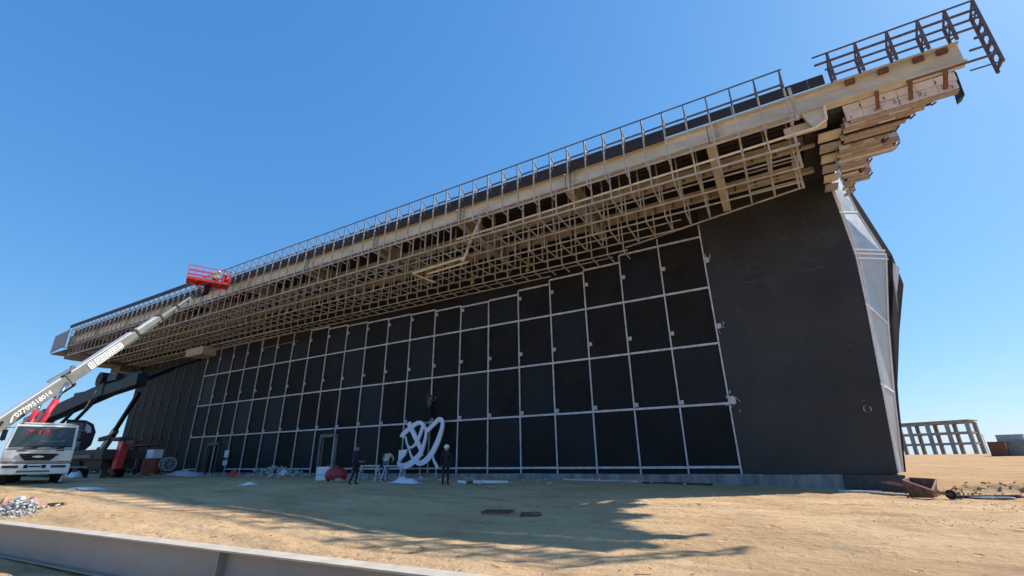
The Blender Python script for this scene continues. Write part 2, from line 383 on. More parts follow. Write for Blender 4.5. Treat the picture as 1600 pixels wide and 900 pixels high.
# wall panels
PANELS = [M_panel, mat('black_panel_dusty', (0.0155, 0.0148, 0.0145), 0.7, spec=0.14, var=0.35, scale=0.6, bump=0.008, bscale=1.1, blotch=0.7, bcol=(0.030, 0.027, 0.024)),
          mat('black_panel_cool', (0.012, 0.0135, 0.0165), 0.55, spec=0.2, var=0.3, scale=0.5, bump=0.01, bscale=1.6, blotch=0.5, bcol=(0.018, 0.018, 0.02))]
def panel(x0, x1, z0, z1, m=None):
    mb = MB(); y = random.uniform(0.0, 0.018); t = random.uniform(-0.006, 0.006)
    vs = [(x0, y + t, z0), (x1, y - t, z0), (x1, y - t, z1), (x0, y + t, z1)]
    mb.prism(vs, (0, 0.05, 0)); return mb.build('wall_panel', m or random.choice(PANELS), hall)
door_bays = {}
G = 0.012
def xm(i): return -i * SP
mull = MB; 
for i in range(21):
    x1, x0 = xm(i) - G, xm(i + 1) + G
    top = TOPS[i]
    rows = [(0.42, Z1), (Z1, Z2), (Z2, Z3), (Z3, Z4), (Z4, 14.2)]
    for r, (a, b) in enumerate(rows):
        if i == 18 and r in (0, 1):        # narrow door opening
            if r == 1:
                panel(-45.05, x1, a + G, b - G); panel(x0, -47.0, 0.62, b - G) if x0 < -47.0 else None
                panel(max(x0, -47.0), -45.07, 3.22, b - G)
            continue
        if i == 12 and r in (0, 1):
            if r == 1:
                panel(x0, -30.55, a + G, b - G) if x0 < -30.55 else None
                panel(x0, x1, 3.42, b - G)
            continue
        if i == 11 and r == 1:
            panel(-28.5, x1, a + G, b - G); continue
        if r == 4 and i in (15, 16, 14):   # open upper gap near the left third
            z_ = 11.95 if i in (15, 14) else 12.1
            panel(x0, x1, a + G, z_)
            continue
        panel(x0, x1, a + G, b - G)
MB().box(-41.35, -41.05, -0.06, 0.09, 11.9, 13.9).build('opening_jamb', mat('orange_stain', (0.30, 0.13, 0.03), 0.8, var=0.4, scale=4), hall)
MB().bar((-41.2, -0.03, 12.0), (-35.6, -0.02, 12.02), .06).build('torn_edge', M_wood, hall)
# left end: six narrower tall strips without transoms
LX = [xm(21), -52.9, -55.22, -56.95, -58.93, -61.0, -62.7, -64.5, -66.2]
LX = [xm(21), -52.95, -55.1, -57.1, -59.1, -61.1, -63.0, -64.8, -66.2]
for a, b in zip(LX, LX[1:]):
    panel(b + G, a - G, 0.42, 6.9, M_panel); panel(b + G, a - G, 6.93, 14.2, M_panel)
MB().prism([(-66.2, 0.05, 0.3), (-66.2, 0.05, 15.6), (-66.2, 24, 15.6), (-66.2, 24, 0.3)], (-0.2, 0, 0)).build('end_wall', M_sheet, hall)
MB().box(-66.0, 6.0, 24, 24.4, 0.3, 15.6).build('rear_wall', M_sheet, hall)
# mullions
for i in range(22):
    t = max(TOPS[i - 1] if i > 0 else 14.05, TOPS[i] if i < 21 else 13.0)
    if i == 0: t = 14.05
    elif i == 1: t = 13.75
    zb = ground_h(xm(i), -0.2) + 0.03 if i < 12 else 0.5
    MB().box(xm(i) - 0.036, xm(i) + 0.036, -0.10, -0.02, zb, t).build('mullion', M_galv, hall)
for x in LX[1:-1]:
    MB().box(x - 0.03, x + 0.03, -0.05, -0.02, 0.5, 13.2).build('mullion', M_rail, hall)
# transoms, one per bay
for i in range(21):
    x1, x0 = xm(i) - 0.037, xm(i + 1) + 0.037
    for r, z in enumerate((Z1, Z2, Z3, Z4, TOPS[i])):
        if r == 0 and i in (18, 12, 19): continue
        if r == 1 and i == 8: x1b = -19.6
        sag = random.uniform(-0.006, 0.006)
        MB().box(x0, x1, -0.092, -0.03, z - 0.055 + sag, z + 0.055 + sag).build('transom', M_galv, hall)
for i in range(15, 21):
    MB().box(xm(i + 1), xm(i), -0.135, -0.03, 13.5, 13.6).build('transom', M_galv, hall) if i > 15 else None
# fixing clips beside the mullions
clip = MB().box(0.05, 0.24, -0.10, -0.02, -0.10, 0.12); clip.box(0.10, 0.2, -0.16, -0.10, -0.05, 0.07); clip.bar((0.045, -0.08, 0.02), (0.06, -0.12, 0.02), 0.05)
clip_me = clip.mesh('bracket', M_clip); clip_dark = clip.mesh('bracket', M_rail)
for i in range(22):
    for z in (0.33, 4.10, 7.88, 11.75):
        if z > (TOPS[min(i, 20)] - 0.25) or (z < 1 and i > 8): continue
        o = link('bracket', clip_me, hall, (xm(i) + random.uniform(-0.01, 0.02), random.uniform(-0.004, 0.004), z + random.uniform(-0.05, 0.05)))
        o.rotation_euler = (0, random.uniform(-0.06, 0.06), 0)
for x in LX[1:-1]:
    for z in (4.1, 7.9):
        o = link('bracket', clip_dark, hall, (x, 0.02, z + random.uniform(-0.05, 0.05)))
# torn sealant round the last mullion's fixings
for z, s in ((4.02, 1.0), (7.9, 0.7), (11.85, 0.5)):
    mb = MB()
    for k in range(16):
        a = random.uniform(-1, 1) * 0.34 * s; b = random.gauss(0, 0.22) * s
        mb.bar((0.16 + a * 0.8, -0.03 - k * 0.002, z + b), (0.16 + a + random.uniform(-.1, .1), -0.05 - k * 0.002, z + b + random.uniform(-.15, .15)), random.uniform(.02, .06), 0.02)
    mb.box(0.05, 0.26 * s + 0.05, -0.13, -0.02, z - 0.16 * s, z + 0.18 * s)
    mb.build('sealant_patch', M_clip, hall)
# doorways: jambs, head, dark recess, door leaf standing open
def doorway(x0, x1, z0, z1, col):
    d = MB().box(x0 - 0.22, x0, -0.19, 0.4, z0, z1).box(x1, x1 + 0.22, -0.06, 0.4, z0, z1).box(x0 - 0.22, x1 + 0.22, -0.17, 0.4, z1 + 0.002, z1 + 0.25).build('door_frame', col, hall)
    MB().box(x0, x1, 0.085, 0.095, z0, z1).build('doorway_recess', M_dark, d)
    MB().box(x0 + 0.02, x0 + 0.07, -0.05, 0.08, z0 + 0.05, z1 - 0.05).build('door_leaf', M_wood, d)
doorway(-46.9, -45.35, 0.45, 3.05, mat('dark_teal_frame', (0.05, 0.07, 0.075), 0.6))
doorway(-30.4, -28.9, 0.40, 3.25, mat('grey_frame', (0.12, 0.12, 0.125), 0.6))
# plinth slabs
x = -66.2; k = 0
while x < 6.0:
    x2 = min(x + 1.85 + random.uniform(-0.1, 0.2), 6.12)
    if x2 > 4.0: x2 = 4.0 if x < 3.9 else 6.12
    m = M_wetc if x >= 3.9 else M_conc
    MB().box(x + 0.006, x2 - 0.006, -0.16 - random.uniform(0, 0.02) - (0.14 if x >= 3.9 else 0), 0.5 if x < 3.9 else 1.9, -0.6, 0.60 + random.uniform(-0.02, 0.015)).build('plinth_slab', m, hall)
    x = x2
# flank: faceted side, silver sheet strip then dark facets
A = [(5.95, 0.003, .66), (6.26, 0.003, 4.33), (6.57, 0.003, 8.03), (6.72, 0.003, 10.47), (6.64, 0.003, 12.91), (6.46, 0.003, 16.1)]
B = [(6.40, 1.8, .66), (6.93, 1.8, 4.1), (7.50, 1.8, 7.3), (8.26, 1.8, 10.75), (7.69, 1.8, 13.5), (7.31, 1.8, 16.6)]
Cc = [(6.55, 2.1, .66), (7.15, 2.3, 4.2), (7.75, 2.3, 7.4), (8.62, 2.4, 11.0), (8.05, 2.4, 13.9), (7.5, 2.4, 16.6)]
D = [(7.05, 6, .66), (7.85, 6, 4.9), (8.62, 6, 7.7), (9.48, 6, 10.4), (9.0, 6, 13.5), (8.4, 6, 16.6)]
E_ = [(7.3, 20, .66), (7.9, 20, 4.9), (8.3, 20, 7.7), (8.9, 20, 10.4), (8.6, 20, 13.5), (8.2, 20, 16.6)]
for k in range(5):
    MB().prism([A[k], B[k], B[k + 1], A[k + 1]], (-0.12, 0.25, 0)).build('flank_panel', M_foil, hall)
    nB = [Vector(p) for p in (B[k], Cc[k], Cc[k + 1], B[k + 1])]
    MB().prism(nB, (-0.12, 0.25, 0)).build('flank_edge_strip', M_void, hall)
    MB().prism([Cc[k], D[k], D[k + 1], Cc[k + 1]], (-0.2, 0.05, 0)).build('flank_facet', M_void, hall)
    MB().prism([D[k], E_[k], E_[k + 1], D[k + 1]], (-0.2, 0.0, 0)).build('flank_facet', M_void, hall)
for k in range(1, 5):
    for dz in ((0,) if k != 3 else (-0.13, 0.13, 0.34)):
        p = Vector(A[k]) + Vector((0, -0.03, dz)); q = Vector(B[k]) + Vector((0, -0.03, dz + 0.0))
        MB().bar(p, q, 0.05, 0.09).build('flank_trim', M_trim, hall)
for P_, off in ((A, 0.10), (A, 0.30), (B, -0.06)):
    mb = MB()
    for k in range(5):
        d1 = (Vector(B[k]) - Vector(A[k])).normalized() * off; d2 = (Vector(B[k + 1]) - Vector(A[k + 1])).normalized() * off
        mb.bar(Vector(P_[k]) + d1 + Vector((0, -0.03, 0)), Vector(P_[k + 1]) + d2 + Vector((0, -0.03, 0)), 0.07, 0.04)
    mb.build('flank_trim', M_trim, hall)
MB().prism([(8.3, 2.6, 9.0), (8.8, 2.9, 10.4), (8.5, 2.9, 10.9), (8.1, 2.5, 8.0)], (0.03, -0.12, 0)).build('flank_patch', M_trim, hall)

# --------------------------------------------------------------- roof
MB().box(-70.0, 6.2, -5.88, 24.4, 16.0, 16.25).build('roof_slab', M_deck, hall)
k = 0
x = -69.2
while x < 6.3:
    x2 = min(x + 3.0, 6.38)
    MB().box(x + 0.006, x2 - 0.006, -6.49, -6.44, 15.76 if x < -1 else 15.93, 16.42 + random.uniform(-.01, .01)).build('parapet_panel', M_para, hall)
    x = x2
# main edge beam in splice lengths, cream primed
CANT = [1.66 - 7.247 * k for k in range(10)]
def ibeam(mb, p, q, h, bw, tw=0.03, tf=0.05):
    p = Vector(p); q = Vector(q); z = Vector((0, 0, 1))
    mb.bar(p, q, tw, h - 2 * tf); mb.bar(p + z * (h / 2 - tf / 2), q + z * (h / 2 - tf / 2), bw, tf); mb.bar(p - z * (h / 2 - tf / 2), q - z * (h / 2 - tf / 2), bw, tf)
    return mb
BY, BZ, BH = -6.2, 15.43, 0.95
edges = [10.62] + CANT + [-70.5]
for a, b in zip(edges, edges[1:]):
    mb = MB(); ibeam(mb, (b + 0.02, BY, BZ), (a - 0.02, BY, BZ), BH, 0.42)
    seg = mb.build('edge_beam', M_beam, hall)
    for xx in (b + 0.25, b + 0.5):
        MB().box(xx - 0.02, xx + 0.02, BY - 0.20, BY - 0.02, BZ - BH / 2 + 0.05, BZ + BH / 2 - 0.05).build('stiffener', M_beam, seg)
# dark brackets and stains on the right free end
for xx in (7.2, 8.3, 9.4, 10.1):
    MB().box(xx - 0.16, xx + 0.16, BY - 0.17, BY - 0.03, BZ + 0.22, BZ + 0.40).build('beam_bracket', M_rust, hall)
for xx in (7.9, 8.95, 10.0):
    MB().bar((xx, BY - 0.05, BZ - BH / 2 - 0.02), (xx + 0.02, BY + 0.55, BZ - BH / 2 - 0.45), 0.12, 0.10).build('beam_bracket', M_rust, hall)
# tapered cantilever beams running in to the wall
for xx in CANT:
    mb = MB()
    web = [(xx - 0.02, BY + 0.25, 15.85), (xx - 0.02, 0.35, 15.85), (xx - 0.02, 0.35, 14.5), (xx - 0.02, -2.4, 14.62), (xx - 0.02, BY + 0.25, 15.0)]
    mb.prism(web, (0.04, 0, 0))
    for (p, q) in (((BY + 0.05, 15.0), (-2.4, 14.62)), ((-2.4, 14.62), (-0.1, 14.5))):
        mb.bar((xx, p[0], p[1]), (xx, q[0], q[1]), 0.40, 0.05)
    mb.bar((xx, BY + 0.25, 15.88), (xx, 0.35, 15.88), 0.40, 0.05)
    mb.build('cantilever_beam', M_beam2 if xx < -3 else M_beam, hall)
# inner purlins along the overhang
for (yy, zz, hh) in ((-3.55, 15.25, 0.62), (-1.4, 15.1, 0.62)):
    for a, b in zip([6.1] + CANT, CANT + [-70.0]):
        mb = MB(); ibeam(mb, (b + 0.22, yy, zz), (a - 0.22, yy, zz), hh, 0.26)
        seg = mb.build('purlin_beam', M_beam2, hall)
        n = int((a - b) / 1.0)
        for i in range(n):
            cx_ = b + 0.6 + i
            if cx_ < a - 0.3:
                MB().box(cx_ - 0.05, cx_ + 0.05, yy - 0.17, yy - 0.135, zz - 0.36, zz - 0.02).build('purlin_cleat', M_rust, seg)
# ribbed decking under the roof
for j in range(14):
    yy = -5.7 + j * 0.42
    MB().box(-69.8, 6.1, yy, yy + 0.16, 15.9, 15.99).build('deck_rib', M_deck, hall)
# right nose of the cantilever: end bracket
MB().prism([(5.3, BY - 0.1, 14.95), (6.15, BY - 0.1, 14.95), (6.05, BY - 0.1, 14.1), (5.6, BY - 0.1, 14.05)], (0, 0.16, 0)).build('end_bracket', M_beam, hall)
MB().box(4.6, 6.1, -5.9, -5.75, 14.3, 14.75).build('end_bracket', M_beam, hall)
mb = MB(); mb.cyl((6.12, -6.4, 14.9), (6.05, -6.4, 14.25), 0.06, 8); mb.cyl((6.05, -6.4, 14.25), (5.6, -6.4, 14.02), 0.06, 8); mb.cyl((5.6, -6.4, 14.02), (-13.0, -6.0, 13.98), 0.055, 8)
mb.build('cream_pipe', M_pipe, hall)
# broken pipe hanging through the frames
mb = MB()
pp = [(-11.0, -6.3, 15.2), (-11.4, -6.0, 14.6), (-12.2, -5.6, 13.9), (-13.0, -5.0, 13.4), (-13.4, -4.8, 13.1)]
for a, b in zip(pp, pp[1:]): mb.cyl(a, b, 0.09, 8)
mb.build('hanging_pipe', M_pipe, hall)
mb = MB(); mb.cyl((-13.3, -4.9, 13.25), (-17.6, -4.7, 13.2), 0.08, 8); mb.cyl((-13.2, -4.4, 13.15), (-16.6, -4.3, 13.1), 0.07, 8); mb.cyl((-17.6, -4.75, 13.2), (-16.9, -3.2, 12.9), 0.06, 8)
mb.build('hanging_pipe', M_pipe, hall)

# --------------------------------------------------------------- bare soffit frames
def y_in(x):                                   # inner edge of the finished lattice: a hip near the right end
    return -1.3 - max(0, (x + 4)) * 0.225
T = 0.065
XF = [4.87 - k for k in range(75)]
def frame_mesh(kind):
    mb = MB()
    mb.bar((0, -6.98, 14.28), (0, -6.40, 14.28), T); mb.bar((0, -6.40, 13.46), (0, -4.62, 13.42), T)
    if kind == 'full':
        mb.bar((0, -3.83, 13.10), (0, -2.08, 13.08), T); mb.bar((0, -1.36, 12.87), (0, -0.12, 12.84), T)
        mb.bar((0, -4.62, 13.42), (0, -3.83, 13.70), T * .8); mb.bar((0, -2.08, 13.08), (0, -1.36, 13.3), T * .8)
    return mb.mesh('soffit_frame', M_tube)
FM = frame_mesh('full')
front_me = MB().bar((0, -6.98, 14.24), (0, -6.98, 16.0), T).bar((0, -6.40, 13.42), (0, -6.40, 14.95), T).mesh('front_post', M_tube)
mid_me = MB().bar((0, -4.62, 13.38), (0, -4.62, 15.9), T).bar((0, -3.83, 13.06), (0, -3.83, 14.95), T).mesh('hanger', M_tube)
in_me = MB().bar((0, -2.08, 13.04), (0, -2.08, 15.9), T).bar((0, -1.36, 12.83), (0, -1.36, 14.8), T).mesh('hanger', M_tube)
up = MB().bar((0, -6.98, 16.0), (0, -6.98, 17.0), T)
up_me = up.mesh('railing_post', M_rail)
brace_me = MB().bar((0, -6.98, 17.0), (0, -6.42, 16.62), 0.05).bar((0, -6.42, 16.62), (0, -6.42, 16.0), 0.06).bar((0, -6.98, 16.3), (0, -6.42, 16.62), 0.05).bar((0, -6.98, 16.3), (0, -6.42, 16.0), 0.045).mesh('post_brace', M_rail)
for k, x in enumerate(XF):
    if x > -4:
        yi = y_in(x); mb = MB()
        mb.bar((0, -6.98, 14.28), (0, -6.40, 14.28), T); mb.bar((0, -6.40, 13.46), (0, -4.62, 13.42), T)
        mb.bar((0, -4.62, 13.42), (0, -3.83, 13.70), T * .8)
        mb.bar((0, -3.83, 13.10), (0, yi, 13.06), T)
        fme = mb.mesh('soffit_frame', M_tube)
    else: fme = FM
    fr = link('soffit_frame', fme, hall, (x, 0, 0))
    link('front_post', front_me, fr); link('hanger', mid_me, fr)
    if x <= -4: link('hanger', in_me, fr)
    else:
        link('hanger', MB().bar((0, y_in(x) - .1, 13.05), (0, y_in(x) - .1, 14.6), T).mesh('hanger', M_tube), fr)
    link('railing_post', up_me, fr, (0, random.uniform(-.01, .01), 0)); link('post_brace', brace_me, fr)
XL, XR = XF[-1] - 0.1, XF[0] + 0.1
for (yy, zz, t, x0, x1, m) in ((-6.98, 17.0, .05, XL, XR, M_rail), (-6.42, 16.66, .07, XL, XR, M_rail), (-7.03, 14.28, T, XL, XR, M_tube), (-6.44, 13.46, .085, XL, XR, M_tube),
                         (-5.5, 13.50, .05, XL, XR, M_tube), (-4.66, 13.38, T, XL, XR, M_tube), (-3.87, 13.10, T, XL, XR, M_tube), (-2.98, 13.15, .05, XL, -0.5, M_tube),
                         (-2.12, 13.06, .06, XL, -0.7, M_tube), (-1.4, 12.87, T, XL, -3.9, M_tube), (-0.75, 12.92, .05, XL, -5, M_tube), (-0.16, 12.83, T, XL, -9.5, M_tube)):
    MB().bar((x0, yy, zz), (x1, yy, zz), t).build('long_rail', m, hall)
MB().bar((-4.0, -1.34, 13.08), (4.97, y_in(4.97), 13.08), T).build('hip_rail', M_tube, hall)
MB().box(XL, -42.0, -6.99, -6.95, 16.62, 17.0).build('top_fascia', M_deck, hall)
for yy, a, b in ((-6.98, 14.28, 15.9), (-4.62, 13.4, 15.0), (-3.3, 13.06, 14.8)):
    MB().bar((5.05, yy, a), (5.05, yy, b), 0.11).build('end_post', M_tube, hall)
for zz in (13.5, 13.9, 14.3, 14.6): MB().bar((2.9, -3.3, zz), (4.95, -3.3, zz + .02), 0.05).build('ladder_rung', M_tube, hall)
for (x, y, z) in ((-14.9, -1.6, 13.0), (-10.6, -1.5, 13.0), (-12.3, -1.2, 12.95)):
    mb = MB(); mb.bar((x, y, z - .1), (x + .05, y, z + .8), .05); mb.bar((x, y, z), (x + .35, y, z + .5), .05); mb.bar((x - .1, y, z), (x + .2, y, z), .06)
    mb.build('sling_strap', M_green if x != -12.3 else M_wood, hall)

# --------------------------------------------------------------- free railing cage past the right corner
for i, xx in enumerate((6.62, 7.57, 8.6, 9.55, 10.35)):
    mb = MB(); mb.bar((xx, -6.98, 17.0), (xx, -6.98, 15.55), 0.085); mb.bar((xx, -6.45, 16.62), (xx, -6.45, 15.9), 0.085); mb.bar((xx, -6.98, 17.0), (xx, -6.45, 16.62), 0.06)
    mb.bar((xx, -6.98, 16.35), (xx, -6.45, 16.62), 0.05); mb.bar((xx, -6.98, 16.35), (xx, -6.45, 16.0), 0.05); mb.bar((xx, -6.98, 15.7), (xx, -6.45, 16.0), 0.05)
    mb.build('cage_post', M_cage, hall)
mb = MB()
for (yy, ztop, zb) in ((-6.98, 17.0, 14.05), (-6.45, 16.7, 14.0)): mb.bar((11.15, yy, zb), (11.15, yy, ztop), 0.085)
for k in range(6):
    z = 14.1 + k * 0.46; mb.bar((11.15, -6.98, z), (11.15, -6.45, z + (0.35 if k % 2 else 0.0)), 0.05); mb.bar((11.15, -6.98, z + .2), (11.15, -6.45, z), 0.045)
mb.bar((11.15, -6.98, 17.0), (11.15, -6.45, 16.7), 0.06)
mb.build('cage_end_frame', M_cage, hall)
for (yy, zz, x0, t) in ((-6.98, 17.0, 6.1, .05), (-6.98, 16.58, 6.1, .07), (-6.45, 16.62, 6.5, .05), (-6.98, 16.19, 6.6, .06), (-6.98, 15.82, 6.6, .06), (-6.98, 15.35, 10.75, .07), (-6.98, 14.9, 10.5, .06), (-6.98, 14.45, 8.6, .06), (-6.98, 14.08, 10.3, .04)):
    MB().bar((x0, yy, zz), (11.15, yy, zz), t).build('cage_rail', M_cage, hall)
# boarded upstand behind the beam
x = 6.5
while x < 9.4:
    MB().box(x, x + 0.88, -5.9, -5.84, 15.7, 16.32).build('upstand_board', M_board, hall); x += 0.9

# --------------------------------------------------------------- stepped boarding under the right wing
def tier(yf, yb, xl, xr, zb, zt, mf, mu, n):
    w_ = (xr - xl) / n
    rows = 2
    hh = (zt - zb) / rows
    for i in range(n):
        for r in range(rows):
            a = xl + i * w_; j = random.uniform(-.03, .05) if i == n - 1 else 0
            z0 = zb + r * hh + random.uniform(0, .03); 
            MB().box(a + .008, a + w_ - .008 + j, yf + random.uniform(0, .04), yf + .09, z0, zb + (r + 1) * hh - .012).build('soffit_board', mf[(i + r) % len(mf)], hall)
    nu = max(1, int((yb - yf) / 0.21))
    for i in range(nu):
        a = yf + .1 + i * (yb - yf) / nu
        if random.random() < .12: continue
        MB().box(xl + random.uniform(-.1, .15), xr - random.uniform(-.04, .30), a + .015, a + (yb - yf) / nu - .03, zb - .015 + random.uniform(-.035, .035), zb + .05).build('soffit_board', mu[i % len(mu)], hall)
    MB().box(xl + .1, xr - .06, yf + .1, yb + 0.02, zb + .08, 15.55).build('soffit_core', M_deck, hall)
TY = [-5.62, -5.3, -4.95, -4.5, -3.9, -3.35, -2.6, -1.95, -1.3, -0.7, -0.1, 0.5]
TX = [10.42, 9.75, 9.15, 8.7, 8.4, 8.85, 7.95, 7.75, 8.1, 7.45, 7.5]
TL = [6.85, 6.8, 6.75, 6.7, 6.65, 6.6, 6.7, 6.85, 7.0, 7.1, 7.15]
TZ = [14.42, 14.36, 14.30, 14.26, 14.2, 14.15, 14.12, 14.1, 14.08, 14.05, 14.0]
for k in range(11):
    tier(TY[k], TY[k + 1], TL[k], TX[k], TZ[k], TZ[k] + (0.78 if k == 0 else 0.5), [M_board] if k == 0 else [M_board, M_osb2, M_board, M_osb], [M_osb, M_board, M_osb2, M_osb2] if k % 2 else [M_osb2, M_osb, M_board], 6 if k == 0 else 4)
for k in (1, 3, 5):
    MB().box(TL[k] + .1, TX[k] - .5, TY[k] - .03, TY[k] - .005, TZ[k] + .3, TZ[k] + .52).build('open_slot', M_deck, hall)
for k in range(1, 11):
    MB().bar((TX[k] + .02, TY[k] + .1, TZ[k] - .02), (TX[k] - .05, TY[k + 1], TZ[k] + .05), .05).build('batten', M_rust, hall)
tw = text_mesh('2 -', 0.26, M_print, 0.002)
for i, xx in enumerate((8.55, 9.35, 10.05)):
    link('board_print', tw, hall, (xx, -5.655, 14.62), (R(90), 0, 0))
for i in range(9):
    xx = 7.0 + i * 0.4
    MB().box(xx, xx + .03, -5.66, -5.635, 14.45 + (i % 2) * .42, 14.58 + (i % 2) * .42).build('board_print', M_tick if i % 2 == 0 else M_print, hall)
MB().prism([(10.42, -5.6, 15.3), (10.55, -5.5, 15.2), (10.62, -5.2, 14.3), (10.45, -5.2, 14.2)], (0, 0.4, 0)).build('torn_membrane', M_navy, hall)
MB().box(5.5, 6.9, -5.4, 1.0, 15.1, 15.98).build('soffit_core', M_deck, hall)
# grey soffit boards between wall top and wing
for k in range(6):
    MB().box(5.9 + 0.06 * k, 6.75, -4.9 + k * 0.75, -4.25 + k * 0.75, 14.55 - .12 * k, 14.63 - .12 * k).build('soffit_board', M_osb2 if k % 2 else M_beam, hall)

# --------------------------------------------------------------- stepped left end
M_lend = mat('weathered_sheathing', (0.10, 0.085, 0.075), 0.8, var=0.3, scale=3, stretch=(4, 4, .6))
LTX = [-71.0, -70.0, -68.9, -67.8]
LTY = [-6.3, -4.4, -2.2, -0.6, 1.6]
LTZ = [13.3, 12.7, 12.05, 11.5]
for k in range(4):
    MB().box(LTX[k], -66.4 + 0 * k, LTY[k] + 0.15, LTY[k + 1], LTZ[k], 15.9).build('end_step', M_lend, hall)
    MB().box(LTX[k] - .9 + .3 * k, LTX[k] - .02, LTY[k] + .9, LTY[k + 1] + .8, LTZ[k] + .12, LTZ[k] + .9).build('end_step', M_osb2, hall)
MB().prism([(-73.2, -6.95, 14.15), (-69.3, -6.95, 14.5), (-69.3, -6.95, 16.5), (-73.3, -6.95, 16.25)], (0, 0.08, 0)).build('end_sheet', mat('blue_grey_sheet', (0.21, 0.22, 0.25), 0.6, 0.1), hall)
MB().box(-73.3, -69.2, -6.8, -5.6, 14.0, 14.12).build('end_sheet', M_lend, hall)

# ================================================================== THINGS ON SITE
def gz(x, y): return ground_h(x, y)
# --------------------------------------------------------------- people
def person(name, label, loc, rz, J, cloth, hat=None, hatm=None, group=None):
    """J: joint dict in metres, x right, y forward, z up. One continuous skinned body."""
    root = thing(name, label, 'person', loc, rz, group)
    names = list(J); idx = {n: i for i, n in enumerate(names)}
    vs = [J[n] for n in names]
    ed = [('pelvis', 'spine'), ('spine', 'chest'), ('chest', 'neck'), ('neck', 'head'), ('head', 'crown')]
    for s in 'LR':
        ed += [('chest', 'sh' + s), ('sh' + s, 'el' + s), ('el' + s, 'wr' + s), ('wr' + s, 'pa' + s), ('pelvis', 'hi' + s), ('hi' + s, 'kn' + s), ('kn' + s, 'an' + s), ('an' + s, 'to' + s)]
    rad = dict(pelvis=.145, spine=.135, chest=.15, neck=.058, head=.10, crown=.075, sh=.075, el=.052, wr=.034, pa=.04, hi=.095, kn=.066, an=.046, to=.042)
    fl = []
    edges_ = [(idx[a], idx[b]) for a, b in ed]; radii = [rad.get(n, rad.get(n[:2])) for n in names]; roots = [0]
    for s in 'LR':                                  # five fingers, each its own short chain rooted in the palm
        pa = Vector(J['pa' + s]); wr = Vector(J['wr' + s]); d = (pa - wr).normalized()
        side = d.cross(Vector((0, 1, 0.2))).normalized(); curl = side.cross(d).normalized() * (1 if s == 'L' else -1)
        for q, (off, ln) in enumerate(((-.032, .062), (-.011, .078), (.011, .074), (.03, .058))):
            b = pa + side * off; o = len(vs)
            vs += [tuple(b), tuple(b + d * (ln * .55) + curl * .006), tuple(b + d * ln + curl * .03)]
            edges_ += [(o, o + 1), (o + 1, o + 2)]; radii += [.010, .009, .008]; roots.append(o)
        o = len(vs); b = wr + d * .03
        vs += [tuple(b), tuple(b - side * .045 + d * .02), tuple(b - side * .055 + d * .06)]
        edges_ += [(o, o + 1), (o + 1, o + 2)]; radii += [.012, .011, .009]; roots.append(o)
    me = bpy.data.meshes.new('body'); me.from_pydata(vs, edges_, []); me.update()
    o = bpy.data.objects.new('body', me); COL.objects.link(o)
    o.modifiers.new('skin', 'SKIN')
    if not me.skin_vertices: 
        bm = bmesh.new(); bm.from_mesh(me); bm.verts.layers.skin.verify(); bm.to_mesh(me); bm.free()
    for i, sv in enumerate(me.skin_vertices[0].data):
        sv.radius = (radii[i], radii[i] * (0.78 if names[i:i + 1] and i < len(names) and names[i] in ('pelvis', 'spine', 'chest') else 1)); sv.use_root = i in roots
    s2 = o.modifiers.new('sub', 'SUBSURF'); s2.levels = 1; s2.render_levels = 1
    bpy.context.view_layer.update()
    nm = bpy.data.meshes.new_from_object(o.evaluated_get(bpy.context.evaluated_depsgraph_get()))
    bpy.data.objects.remove(o); nm.name = 'body'
    mats = [M_skin, cloth[0], cloth[1], C_boot]
    nm.materials.clear()
    for m in mats: nm.materials.append(m)
    segs = []
    for a, b in ed:
        t = 1
        if a in ('neck', 'head') : t = 0
        elif a[:2] in ('wr',): t = 0
        elif a[:2] in ('hi', 'kn') or (a == 'pelvis' and b[:2] == 'hi'): t = 2
        elif a[:2] == 'an': t = 3
        segs.append((Vector(J[a]), Vector(J[b]), t))
    for p in nm.polygons:
        p.use_smooth = True; c = p.center; best = (9, 1)
        for a, b, t in segs:
            d = b - a; k = max(0, min(1, (c - a).dot(d) / max(1e-9, d.length_squared)))
            q = (a + d * k - c).length
            if q < best[0]: best = (q, t)
        p.material_index = best[1]
    body = link('body', nm, root)
    h = Vector(J['head']); cr = Vector(J['crown']); ax = (cr - h).normalized(); f = Vector(J.get('_f', (0, 1, 0)))
    f = Vector((0, 1, 0)); f = (f - ax * f.dot(ax)).normalized(); sd_ = f.cross(ax)
    mb = MB()                                       # nose, ears
    mb.bar(h + f * .085 + ax * .0, h + f * .125 - ax * .012, .028, .035)
    for s in (-1, 1): mb.bar(h + sd_ * (.09 * s) - ax * .02, h + sd_ * (.105 * s) + ax * .035, .03, .018)
    mb.build('face', M_skin, body)
    mb = MB()
    for s in (-1, 1): mb.bar(h + f * .088 + sd_ * (.034 * s) + ax * .025, h + f * .098 + sd_ * (.034 * s) + ax * .025, .022, .014)
    mb.bar(h + f * .088 - sd_ * .025 - ax * .05, h + f * .088 + sd_ * .025 - ax * .05, .012, .012)
    mb.build('eyes_and_mouth', M_hair, body)
    mb = MB(); c = h + ax * .055
    if hat == 'helmet':
        mb.ball(c + ax * .02, .128, .15, .125, 12, 8); mb.box(c.x - .11, c.x + .11, c.y - .15, c.y + .19, c.z - .02, c.z + .0)
        mb.build('helmet', hatm or M_hel, root, True)
    else:
        mb.ball(c - f * .02 + ax * .015, .108, .115, .10, 12, 8); mb.build('hair', hatm or M_hair, root, True)
    return root
